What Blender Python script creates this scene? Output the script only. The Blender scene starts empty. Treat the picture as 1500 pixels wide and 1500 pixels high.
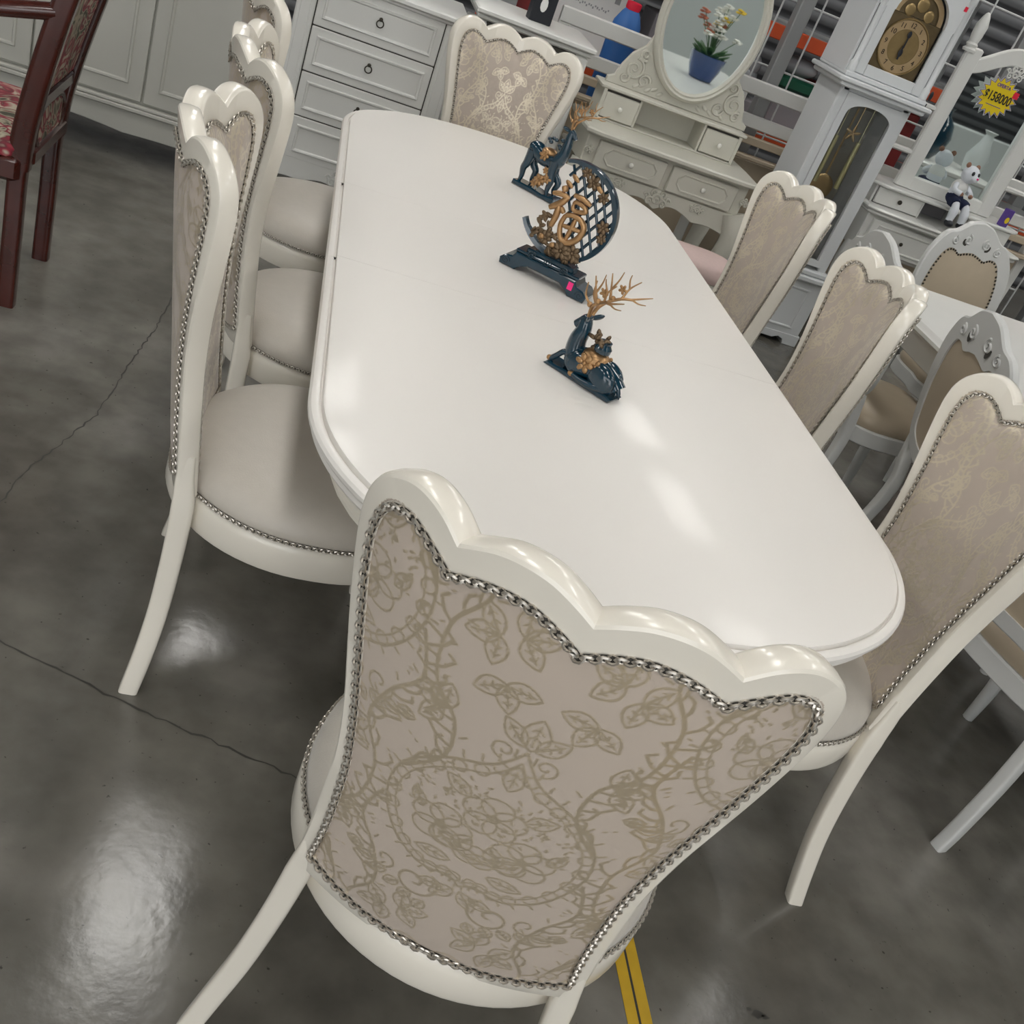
import bpy, bmesh, math, random
import numpy as np
from mathutils import Vector, Matrix
random.seed(7); rng = np.random.default_rng(7)
PI = math.pi
SC = bpy.context.scene
COL = SC.collection

# ------------------------------------------------------------------ materials
def mat(name, col, rough=.5, metal=0., coat=0., bump=None, var=None, spec=.5, emit=None, sheen=0., trans=0., alpha=1.):
    m = bpy.data.materials.new(name); m.use_nodes = True
    nt = m.node_tree; b = nt.nodes['Principled BSDF']
    c4 = (*col, 1)
    b.inputs['Base Color'].default_value = c4
    b.inputs['Roughness'].default_value = rough
    b.inputs['Metallic'].default_value = metal
    b.inputs['Coat Weight'].default_value = coat
    b.inputs['Coat Roughness'].default_value = .08
    b.inputs['Specular IOR Level'].default_value = spec
    b.inputs['Sheen Weight'].default_value = sheen
    b.inputs['Transmission Weight'].default_value = trans
    b.inputs['Alpha'].default_value = alpha
    if emit:
        b.inputs['Emission Color'].default_value = (*emit[:3], 1); b.inputs['Emission Strength'].default_value = emit[3]
    tc = nt.nodes.new('ShaderNodeTexCoord')
    if var:      # (scale, amount)
        n = nt.nodes.new('ShaderNodeTexNoise'); n.inputs['Scale'].default_value = var[0]; n.inputs['Detail'].default_value = 4
        nt.links.new(tc.outputs['Object'], n.inputs['Vector'])
        r = nt.nodes.new('ShaderNodeMix'); r.data_type = 'RGBA'
        r.inputs['A'].default_value = tuple(max(0, x*(1-var[1])) for x in col)+(1,)
        r.inputs['B'].default_value = tuple(min(1, x*(1+var[1])) for x in col)+(1,)
        nt.links.new(n.outputs['Fac'], r.inputs['Factor']); nt.links.new(r.outputs['Result'], b.inputs['Base Color'])
    if bump:     # (scale, strength)
        n = nt.nodes.new('ShaderNodeTexNoise'); n.inputs['Scale'].default_value = bump[0]
        nt.links.new(tc.outputs['Object'], n.inputs['Vector'])
        u = nt.nodes.new('ShaderNodeBump'); u.inputs['Strength'].default_value = bump[1]; u.inputs['Distance'].default_value = .002
        nt.links.new(n.outputs['Fac'], u.inputs['Height']); nt.links.new(u.outputs['Normal'], b.inputs['Normal'])
    return m

M = {}
M['ivory'] = mat('ivory_lacquer', (.80,.755,.665), .26, coat=.35, var=(6,.03))
M['tabletop'] = mat('tabletop_lacquer', (.80,.77,.725), .40, coat=.12, var=(3,.02))
M['white'] = mat('white_paint', (.72,.72,.69), .35, coat=.15, var=(5,.03))
M['cream'] = mat('cream_paint', (.60,.585,.51), .4, coat=.1, var=(5,.03))
M['grey_white'] = mat('cool_white_paint', (.66,.68,.69), .38, coat=.1, var=(5,.03))
M['chairwhite'] = mat('carved_chair_paint', (.60,.605,.59), .38, coat=.1, var=(5,.03))
M['seat'] = mat('seat_satin', (.54,.50,.44), .42, sheen=.3, var=(40,.05), bump=(300,.15))
M['sidegrey'] = mat('grey_white_paint', (.47,.465,.42), .4, coat=.1, var=(5,.04))
M['beige'] = mat('beige_leatherette', (.46,.385,.285), .42, var=(20,.05), bump=(200,.1))
M['pewter'] = mat('pewter_braid', (.60,.56,.50), .33, metal=.85)
M['gap'] = mat('dark_gap', (.045,.042,.036), .8)
M['bronze'] = mat('dark_bronze', (.05,.045,.035), .4, metal=.7)
M['black'] = mat('black_plastic', (.012,.014,.02), .4)
M['knob'] = mat('pearl_knob', (.75,.74,.68), .15, coat=.5)
M['teal'] = mat('teal_glaze', (.004,.030,.052), .16, coat=.6, var=(25,.3))
M['gold'] = mat('antique_gold', (.42,.25,.12), .34, metal=.8, var=(60,.3))
M['darkgold'] = mat('dark_antique_gold', (.16,.11,.065), .4, metal=.7, var=(90,.6))
M['pink'] = mat('pink_sticker', (.95,.03,.25), .5)
M['red'] = mat('red_sticker', (.75,.015,.05), .5)
M['mahogany'] = mat('mahogany_lacquer', (.055,.010,.006), .25, coat=.5, var=(12,.5))
M['mirror'] = mat('mirror_glass', (.86,.92,.91), .02, metal=1.)
M['glass'] = mat('clear_glass', (1,1,1), .02, trans=1., spec=.5)
M['brass'] = mat('aged_brass', (.42,.30,.14), .35, metal=.8, var=(30,.2))
M['brassface'] = mat('brass_dial', (.50,.36,.20), .4, metal=.5, var=(14,.25))
M['brassdark'] = mat('dark_brass', (.17,.125,.065), .4, metal=.6, var=(30,.3))
M['paleyellow'] = mat('pale_brass_tube', (.62,.60,.30), .3, metal=.3)
M['clockin'] = mat('clock_inside', (.34,.335,.28), .6, var=(4,.2))
M['pinkfab'] = mat('pink_fabric', (.62,.47,.44), .7, var=(60,.08))
M['yellow'] = mat('yellow_tape', (.58,.36,.012), .55, var=(20,.2))
M['tagyellow'] = mat('yellow_tag_card', (.80,.60,.01), .5)
M['purple'] = mat('purple_print', (.10,.05,.28), .5)
M['paper'] = mat('white_card', (.78,.78,.76), .6)
M['navy'] = mat('navy_cloth', (.008,.014,.05), .8)
M['plush'] = mat('white_plush', (.72,.75,.80), .9, sheen=.4, bump=(150,.6))
M['brown'] = mat('brown_plush', (.28,.15,.10), .9)
M['blue'] = mat('blue_plastic', (.03,.14,.42), .4)
M['green'] = mat('green_bag', (.01,.10,.055), .5)
M['leaf'] = mat('leaf_green', (.04,.12,.03), .5, var=(20,.4))
M['flowerwhite'] = mat('petal_white', (.85,.84,.78), .6)
M['flowerpink'] = mat('petal_rust', (.45,.12,.06), .6)
M['flowerred'] = mat('petal_yellow', (.80,.55,.02), .6)
M['potblue'] = mat('blue_pot_glaze', (.01,.05,.19), .2, coat=.5)
M['orange'] = mat('orange_rack_paint', (.62,.09,.025), .45, var=(8,.2))
M['steel'] = mat('grey_steel', (.36,.37,.37), .4, metal=.4)
M['wire'] = mat('white_wire', (.62,.64,.64), .4)
M['greybox'] = mat('grey_carton', (.30,.29,.31), .7)
M['cloudy'] = mat('clear_bag_plastic', (.45,.47,.50), .2, coat=.5, bump=(30,1.))
M['palewood'] = mat('pale_wood', (.50,.42,.31), .5, var=(7,.15))
M['darkred'] = mat('dark_red_goods', (.20,.02,.02), .6, var=(10,.6))
M['fill_glow'] = mat('fill_panel_glow', (1,1,1), .5, emit=(.97,.985,1,2.2))  # emission for the added fill panels behind the camera
M['lamp'] = mat('light_diffuser', (1,1,1), .5, emit=(1,.98,.94,11.5))
M['alu'] = mat('white_metal', (.7,.7,.7), .4)

# floor: polished concrete
def floor_mat():
    m = bpy.data.materials.new('polished_concrete'); m.use_nodes = True; nt = m.node_tree; b = nt.nodes['Principled BSDF']
    tc = nt.nodes.new('ShaderNodeTexCoord')
    def noise(s, d=6, dist=0.):
        n = nt.nodes.new('ShaderNodeTexNoise'); n.inputs['Scale'].default_value = s; n.inputs['Detail'].default_value = d; n.inputs['Distortion'].default_value = dist
        nt.links.new(tc.outputs['Object'], n.inputs['Vector']); return n
    def ramp(src, stops):
        r = nt.nodes.new('ShaderNodeValToRGB'); e = r.color_ramp.elements
        while len(e) < len(stops): e.new(.5)
        for i, (p, c) in enumerate(stops): e[i].position = p; e[i].color = (*c, 1)
        nt.links.new(src.outputs['Fac'], r.inputs['Fac']); return r
    a = ramp(noise(1.3, 5), [(.3,(.085,.079,.066)),(.5,(.150,.141,.122)),(.68,(.250,.238,.212))])
    c = ramp(noise(9, 7), [(.35,(.72,.72,.72)),(.65,(1.15,1.15,1.15))])
    mx = nt.nodes.new('ShaderNodeMix'); mx.data_type = 'RGBA'; mx.blend_type = 'MULTIPLY'; mx.inputs['Factor'].default_value = .7
    nt.links.new(a.outputs['Color'], mx.inputs['A']); nt.links.new(c.outputs['Color'], mx.inputs['B'])
    sp = ramp(noise(75, 2), [(.24,(.25,.25,.25)),(.30,(1,1,1))])
    m2 = nt.nodes.new('ShaderNodeMix'); m2.data_type = 'RGBA'; m2.blend_type = 'MULTIPLY'; m2.inputs['Factor'].default_value = .8
    nt.links.new(mx.outputs['Result'], m2.inputs['A']); nt.links.new(sp.outputs['Color'], m2.inputs['B'])
    nt.links.new(m2.outputs['Result'], b.inputs['Base Color'])
    rr = nt.nodes.new('ShaderNodeMapRange'); rr.inputs['To Min'].default_value = .12; rr.inputs['To Max'].default_value = .268
    nt.links.new(noise(5, 8).outputs['Fac'], rr.inputs['Value']); nt.links.new(rr.outputs['Result'], b.inputs['Roughness'])
    bu = nt.nodes.new('ShaderNodeBump'); bu.inputs['Strength'].default_value = .12; bu.inputs['Distance'].default_value = .004
    nt.links.new(noise(40, 6).outputs['Fac'], bu.inputs['Height']); nt.links.new(bu.outputs['Normal'], b.inputs['Normal'])
    b.inputs['Specular IOR Level'].default_value = .55
    return m
M['floor'] = floor_mat()

def ribbed_mat(name, c0, c1, freq, axis='Z', rough=.45):
    m = bpy.data.materials.new(name); m.use_nodes = True; nt = m.node_tree; b = nt.nodes['Principled BSDF']
    tc = nt.nodes.new('ShaderNodeTexCoord'); w = nt.nodes.new('ShaderNodeTexWave'); w.bands_direction = axis
    w.inputs['Scale'].default_value = freq; nt.links.new(tc.outputs['Object'], w.inputs['Vector'])
    r = nt.nodes.new('ShaderNodeValToRGB'); r.color_ramp.elements[0].color = (*c0,1); r.color_ramp.elements[1].color = (*c1,1)
    r.color_ramp.elements[0].position = .25; r.color_ramp.elements[1].position = .6
    nt.links.new(w.outputs['Fac'], r.inputs['Fac']); nt.links.new(r.outputs['Color'], b.inputs['Base Color'])
    u = nt.nodes.new('ShaderNodeBump'); u.inputs['Strength'].default_value = .6; u.inputs['Distance'].default_value = .02
    nt.links.new(w.outputs['Fac'], u.inputs['Height']); nt.links.new(u.outputs['Normal'], b.inputs['Normal'])
    b.inputs['Roughness'].default_value = rough
    return m
M['shutter'] = ribbed_mat('ribbed_steel', (.035,.037,.042), (.15,.155,.165), 2.6)
M['roof'] = ribbed_mat('ribbed_roof', (.10,.105,.11), (.22,.225,.23), 1.2, 'X')
M['wallwhite'] = mat('white_wall', (.62,.66,.65), .7, var=(2,.04))

def damask_mat(name, ca, cb):
    m = bpy.data.materials.new(name); m.use_nodes = True; nt = m.node_tree; b = nt.nodes['Principled BSDF']
    at = nt.nodes.new('ShaderNodeAttribute'); at.attribute_name = 'pattern'
    mx = nt.nodes.new('ShaderNodeMix'); mx.data_type = 'RGBA'
    mx.inputs['A'].default_value = (*ca,1); mx.inputs['B'].default_value = (*cb,1)
    nt.links.new(at.outputs['Fac'], mx.inputs['Factor']); nt.links.new(mx.outputs['Result'], b.inputs['Base Color'])
    a = nt.nodes.new('ShaderNodeMath'); a.operation = 'MULTIPLY'; a.inputs[1].default_value = .5
    nt.links.new(at.outputs['Fac'], a.inputs[0]); nt.links.new(a.outputs[0], b.inputs['Metallic'])
    r = nt.nodes.new('ShaderNodeMapRange'); r.inputs['To Min'].default_value = .42; r.inputs['To Max'].default_value = .30
    nt.links.new(at.outputs['Fac'], r.inputs['Value']); nt.links.new(r.outputs['Result'], b.inputs['Roughness'])
    u = nt.nodes.new('ShaderNodeBump'); u.inputs['Strength'].default_value = .10; u.inputs['Distance'].default_value = .001
    nt.links.new(at.outputs['Fac'], u.inputs['Height']); nt.links.new(u.outputs['Normal'], b.inputs['Normal'])
    b.inputs['Sheen Weight'].default_value = .25
    return m
M['damask'] = damask_mat('damask_fabric', (.51,.43,.36), (.545,.452,.318))
M['damask_front'] = damask_mat('damask_fabric_inside', (.485,.41,.345), (.67,.59,.455))

def floral_mat():
    m = bpy.data.materials.new('red_floral_fabric'); m.use_nodes = True; nt = m.node_tree; b = nt.nodes['Principled BSDF']
    tc = nt.nodes.new('ShaderNodeTexCoord')
    n = nt.nodes.new('ShaderNodeTexNoise'); n.inputs['Scale'].default_value = 9; n.inputs['Detail'].default_value = 2; n.inputs['Distortion'].default_value = 2.2
    nt.links.new(tc.outputs['Object'], n.inputs['Vector'])
    r = nt.nodes.new('ShaderNodeValToRGB'); e = r.color_ramp.elements
    for i, (p, c) in enumerate([(.36,(.04,.04,.02)),(.44,(.42,.37,.27)),(.50,(.13,.012,.02)),(.56,(.30,.02,.04)),(.63,(.50,.44,.34))]):
        if i >= 2: e.new(p)
        e[i].position = p; e[i].color = (*c,1)
    nt.links.new(n.outputs['Fac'], r.inputs['Fac']); nt.links.new(r.outputs['Color'], b.inputs['Base Color'])
    b.inputs['Roughness'].default_value = .6
    return m
M['floral'] = floral_mat()

# ------------------------------------------------------------------ geometry helpers
class G:
    """collects vertices and faces of ONE mesh"""
    def __init__(s): s.v = []; s.f = []
    def add(s, vs, fs):
        o = len(s.v); s.v += [tuple(map(float, x)) for x in vs]; s.f += [tuple(i+o for i in f) for f in fs]; return s
    def loft(s, rings, closed=True, cap=True, cap0=None):
        n = len(rings[0]); vs = [p for r in rings for p in r]; fs = []
        for i in range(len(rings)-1):
            for j in range(n if closed else n-1):
                k = (j+1) % n; fs.append((i*n+j, i*n+k, (i+1)*n+k, (i+1)*n+j))
        if cap and closed:
            fs.append(tuple(range(n-1,-1,-1))); fs.append(tuple(range((len(rings)-1)*n, len(rings)*n)))
        return s.add(vs, fs)
    def box(s, c, d, b=.004, rz=0., M4=None):
        x, y, z = (k/2 for k in d); b = min(b, x*.49, y*.49, z*.49)
        prof = [(-z, b), (-z+b, 0), (z-b, 0), (z, b)]
        rings = []
        for zz, i in prof:
            X, Y = x-i, y-i; e = b*.6 if i == 0 else 0
            if b > 0:
                rings.append([(X-b,-Y,zz),(X,-Y+b,zz),(X,Y-b,zz),(X-b,Y,zz),(-X+b,Y,zz),(-X,Y-b,zz),(-X,-Y+b,zz),(-X+b,-Y,zz)])
            else: rings.append([(X,-Y,zz),(X,Y,zz),(-X,Y,zz),(-X,-Y,zz)])
        cz, sz = math.cos(rz), math.sin(rz)
        out = []
        for r in rings:
            q = []
            for p in r:
                if M4 is not None: w = M4 @ Vector(p); q.append((w.x+c[0], w.y+c[1], w.z+c[2]))
                else: q.append((c[0]+p[0]*cz-p[1]*sz, c[1]+p[0]*sz+p[1]*cz, c[2]+p[2]))
            out.append(q)
        return s.loft(out)
    def tube(s, path, rad, n=8, closed=False, flat=None, cap=True):
        """round tube along path; rad scalar or list; flat=(a,b) makes a rectangular-ish section with fixed up"""
        P = [Vector(p) for p in path]; m = len(P)
        R = [rad]*m if not hasattr(rad, '__len__') else list(rad)
        T = []
        for i in range(m):
            a = P[(i-1) % m] if (closed or i > 0) else P[i]; c = P[(i+1) % m] if (closed or i < m-1) else P[i]
            d = c-a; T.append(d.normalized() if d.length > 1e-9 else Vector((0,0,1)))
        up = Vector((0,0,1)) if abs(T[0].z) < .9 else Vector((1,0,0))
        N = (up - T[0]*up.dot(T[0])).normalized(); rings = []
        for i in range(m):
            N = (N - T[i]*N.dot(T[i])); N = N.normalized() if N.length > 1e-6 else T[i].orthogonal().normalized()
            B = T[i].cross(N)
            rings.append([P[i]+(N*math.cos(2*PI*k/n)+B*math.sin(2*PI*k/n))*R[i] for k in range(n)])
        if closed: rings.append(rings[0]); return s.loft(rings, True, False)
        return s.loft(rings, True, cap)
    def square(s, path, sx, sy, r=.25):
        """leg swept along path, rounded-square sections kept horizontal"""
        rings = []
        for p, a, b in zip(path, sx, sy):
            q = []
            for k in range(16):
                t = 2*PI*(k+.5)/16; c, d = math.cos(t), math.sin(t); e = .38
                q.append((p[0]+math.copysign(abs(c)**e, c)*a/2, p[1]+math.copysign(abs(d)**e, d)*b/2, p[2]))
            rings.append(q)
        return s.loft(rings)
    def lathe(s, prof, c=(0,0,0), n=24, sx=1., sy=1.):
        rings = [[(c[0]+r*sx*math.cos(2*PI*k/n), c[1]+r*sy*math.sin(2*PI*k/n), c[2]+z) for k in range(n)] for r, z in prof]
        return s.loft(rings)
    def ball(s, c, r, n=12, m=8, M4=None):
        r = (r,r,r) if not hasattr(r, '__len__') else r; rings = []
        for i in range(m+1):
            t = -PI/2+PI*i/m; cr = max(math.cos(t), .02)
            q = []
            for k in range(n):
                p = Vector((r[0]*cr*math.cos(2*PI*k/n), r[1]*cr*math.sin(2*PI*k/n), r[2]*math.sin(t)))
                if M4 is not None: p = M4 @ p
                q.append((c[0]+p.x, c[1]+p.y, c[2]+p.z))
            rings.append(q)
        return s.loft(rings)
    def prism(s, poly, t, frame=None, b=.003):
        """polygon (a,b) extruded by t along the third axis; frame maps (a,b,c) to xyz. default a->x, b->z, c->y"""
        fr = frame or (lambda a, bb, c: (a, c, bb))
        n = len(poly); A = sum(poly[i][0]*poly[(i+1) % n][1]-poly[(i+1) % n][0]*poly[i][1] for i in range(n))
        P = poly if A > 0 else poly[::-1]
        def inset(d):
            out = []
            for i in range(n):
                p, q, r = Vector(P[i-1]), Vector(P[i]), Vector(P[(i+1) % n])
                e1 = (q-p); e2 = (r-q)
                n1 = Vector((-e1.y, e1.x)).normalized() if e1.length > 1e-9 else Vector((0,0)); n2 = Vector((-e2.y, e2.x)).normalized() if e2.length > 1e-9 else n1
                nn = (n1+n2); nn = nn.normalized() if nn.length > 1e-6 else n1
                out.append((q.x+nn.x*d, q.y+nn.y*d))
            return out
        I = inset(b)
        rings = [[fr(x,y,0) for x,y in I],[fr(x,y,b) for x,y in P],[fr(x,y,t-b) for x,y in P],[fr(x,y,t) for x,y in I]]
        return s.loft(rings)
    def grid(s, pts, closed_u=False):
        n = len(pts); m = len(pts[0]); fs = []
        for i in range(n-1):
            for j in range(m-1): fs.append((i*m+j, i*m+j+1, (i+1)*m+j+1, (i+1)*m+j))
        return s.add([p for r in pts for p in r], fs)

def kids_prop(o, label=None, cat=None, group=None, kind=None):
    if label: o['label'] = label
    if cat: o['category'] = cat
    if group: o['group'] = group
    if kind: o['kind'] = kind
    return o
def mesh(name, g, ang=38):
    me = bpy.data.meshes.new(name); me.from_pydata(g.v, [], g.f)
    bm = bmesh.new(); bm.from_mesh(me); bmesh.ops.recalc_face_normals(bm, faces=bm.faces); bm.to_mesh(me); bm.free()
    me.polygons.foreach_set('use_smooth', [True]*len(me.polygons))
    me.set_sharp_from_angle(angle=math.radians(ang)); me.update(); return me
def obj(name, g, m, parent=None, ang=38, label=None):
    me = g if isinstance(g, bpy.types.Mesh) else mesh(name, g, ang)
    me.materials.append(M[m] if isinstance(m, str) else m)
    o = bpy.data.objects.new(name, me); COL.objects.link(o); o.parent = parent
    if label: o['label'] = label
    return o
def thing(name, label, cat, loc=(0,0,0), rz=0., group=None):
    o = bpy.data.objects.new(name, None); COL.objects.link(o); o.location = loc; o.rotation_euler = (0,0,rz); o.empty_display_size = .1
    return kids_prop(o, label, cat, group)
def struct(name, g, m): return kids_prop(obj(name, g, m), kind='structure')
def dup(root, loc, rz, label, group=None):
    def cp(o, par):
        c = o.copy(); COL.objects.link(c); c.parent = par
        for ch in [x for x in bpy.data.objects if x.parent == o]: cp(ch, c)
        return c
    r = cp(root, None); r.location = loc; r.rotation_euler = (0,0,rz)
    r['label'] = label
    if group: r['group'] = group
    return r
def text_mesh(name, body, size, frame, m, parent, depth=.0006, bold=0.):
    """lettering as a mesh; frame maps (x,y,z) of the flat text to xyz"""
    cu = bpy.data.curves.new(name, 'FONT'); cu.body = body; cu.size = size; cu.align_x = 'CENTER'; cu.align_y = 'CENTER'; cu.extrude = depth; cu.offset = bold
    t = bpy.data.objects.new(name+'_src', cu); COL.objects.link(t)
    dg = bpy.context.evaluated_depsgraph_get(); me = bpy.data.meshes.new_from_object(t.evaluated_get(dg))
    bpy.data.objects.remove(t); bpy.data.curves.remove(cu)
    for v in me.vertices: v.co = Vector(frame(v.co.x, v.co.y, v.co.z))
    me.materials.clear()
    return obj(name, me, m, parent)

def smooth_path(pts, n=6, closed=False):
    """Catmull-Rom through pts"""
    P = [np.array(p, float) for p in pts]; out = []; m = len(P); rg = m if closed else m-1
    for i in range(rg):
        p0 = P[(i-1) % m] if (closed or i > 0) else P[i]; p1 = P[i]; p2 = P[(i+1) % m]; p3 = P[(i+2) % m] if (closed or i+2 < m) else P[(i+1) % m]
        for k in range(n):
            t = k/n; out.append(.5*((2*p1)+(-p0+p2)*t+(2*p0-5*p1+4*p2-p3)*t*t+(-p0+3*p1-3*p2+p3)*t**3))
    if not closed: out.append(P[-1])
    return [tuple(q) for q in out]
def spiral(c, r0, r1, a0, turns, n=28):
    return [(c[0]+(r0+(r1-r0)*k/n)*math.cos(a0+turns*2*PI*k/n), c[1]+(r0+(r1-r0)*k/n)*math.sin(a0+turns*2*PI*k/n)) for k in range(n+1)]

# ------------------------------------------------------------------ camera
CAM_RIGHT = Vector((0.93592,-0.10506,0.33619)); CAM_UP = Vector((-0.2223,0.56418,0.79516)); CAM_BACK = Vector((-0.27321,-0.81894,0.50467))
cd = bpy.data.cameras.new('camera'); cam = bpy.data.objects.new('camera', cd); COL.objects.link(cam)
cam.matrix_world = Matrix(((CAM_RIGHT.x,CAM_UP.x,CAM_BACK.x,-.652),(CAM_RIGHT.y,CAM_UP.y,CAM_BACK.y,-2.353),(CAM_RIGHT.z,CAM_UP.z,CAM_BACK.z,1.547),(0,0,0,1)))
cd.sensor_width = 36; cd.sensor_fit = 'HORIZONTAL'; cd.lens = 36*1500/1500; cd.clip_start = .02; cd.clip_end = 100
SC.camera = cam

# ------------------------------------------------------------------ room
X0, X1, Y0, Y1, ZC = -7.5, 9.5, -7.0, 6.0, 5.6
struct('floor', G().box(((X0+X1)/2,(Y0+Y1)/2,-.1),(X1-X0,Y1-Y0,.2),0), 'floor')
struct('ceiling', G().box(((X0+X1)/2,(Y0+Y1)/2,ZC+.05),(X1-X0,Y1-Y0,.1),0), 'roof')
struct('wall_back', G().box(((X0+X1)/2,Y1+.05,ZC/2),(X1-X0+.2,.1,ZC),0), 'shutter')
struct('wall_front', G().box(((X0+X1)/2,Y0-.05,ZC/2),(X1-X0+.2,.1,ZC),0), 'shutter')
for k in range(3): struct('fill_panel_%d' % (k+1), G().box((-4.4+2.6*k,Y0+.02,2.0),(2.4,.03,3.2),.005), 'fill_glow')  # unseen glowing panels, added to brighten the near chair back
struct('wall_left', G().box((X0-.05,(Y0+Y1)/2,ZC/2),(.1,Y1-Y0,ZC),0), 'wallwhite')
struct('wall_right', G().box((X1+.05,(Y0+Y1)/2,ZC/2),(.1,Y1-Y0,ZC),0), 'wallwhite')
# a low white display wall out of frame to the right, seen in the dressing mirrors
struct('wall_display', G().box((6.0,-3.0,.46),(4.6,.12,.92),.01), 'wallwhite')
struct('wall_partition', G().box((2.35,-3.2,1.1),(2.5,.12,2.2),.01), 'wallwhite')

def crack(name, pts, w, seed):
    r = random.Random(seed); P = []
    for i in range(len(pts)-1):
        a, b = Vector(pts[i]), Vector(pts[i+1]); n = max(2, int((b-a).length/.018)); d = (b-a).normalized(); nn = Vector((-d.y, d.x))
        for k in range(n): P.append(a+(b-a)*k/n+nn*r.uniform(-.004,.004))
    P.append(Vector(pts[-1])); L = []; R_ = []
    for i, q in enumerate(P):
        d = (P[min(i+1,len(P)-1)]-P[max(i-1,0)]).normalized(); nn = Vector((-d.y,d.x)); ww = w*r.uniform(.35,1.1)
        L.append((q.x+nn.x*ww, q.y+nn.y*ww, .0008)); R_.append((q.x-nn.x*ww, q.y-nn.y*ww, .0008))
    struct(name, G().grid([L,R_]), 'gap')
crack('floor_crack', [(-1.7,-.45),(-1.2,-.66),(-.99,-.75),(-.72,-.865),(-.38,-.98),(-.15,-1.05),(.05,-1.08)], .0028, 3)
crack('floor_crack.001', [(-1.12,-.50),(-1.1,-.2),(-1.0,.15),(-.98,.45),(-.95,.75),(-.93,1.2)], .0022, 5)
# chips in the concrete, lower right
g = G()
for (x, y, r_) in ((.50,-1.37,.017),(.515,-1.375,.010),(.485,-1.362,.008),(.44,-1.425,.010),(.452,-1.42,.007)):
    pts = [(x+r_*random.uniform(.5,1.1)*math.cos(2*PI*k/11), y+.6*r_*random.uniform(.5,1.1)*math.sin(2*PI*k/11), .0007) for k in range(11)]
    g.add(pts, [tuple(range(11))])
struct('floor_chips', g, 'gap')
t = thing('floor_tape', 'yellow tape line on the concrete floor under the front chair', 'floor tape', (.25,-1.15,0))
obj('tape_strip', G().box((-.0135,-.8,.0006),(.022,1.7,.0008),0).box((.0135,-.8,.0006),(.022,1.7,.0008),0), 'yellow', t)
obj('tape_joint', G().box((0,-.8,.0004),(.006,1.7,.0006),0), 'gap', t, label='dark joint running down the middle of the tape')

# ceiling lights
LZ = 4.05
li = 0
for lx in (-4.1,-.65,2.8,6.2):
    for k, ly in enumerate((-4.6,-2.6,-.55,1.5,3.5,5.2)):
        t = thing('ceiling_light', 'white rectangular light panel hung under the roof', 'ceiling light', (lx,ly,LZ), 0, 'light panels under the roof')
        if li == 0:
            a = obj('light_frame', G().box((0,0,.03),(.52,1.06,.05),.005), 'alu', t); b_ = obj('diffuser', G().box((0,0,0),(.46,1.0,.012),.002), 'lamp', t); LP = (a,b_)
        else:
            for s_ in LP: c_ = s_.copy(); COL.objects.link(c_); c_.parent = t
        li += 1

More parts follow.
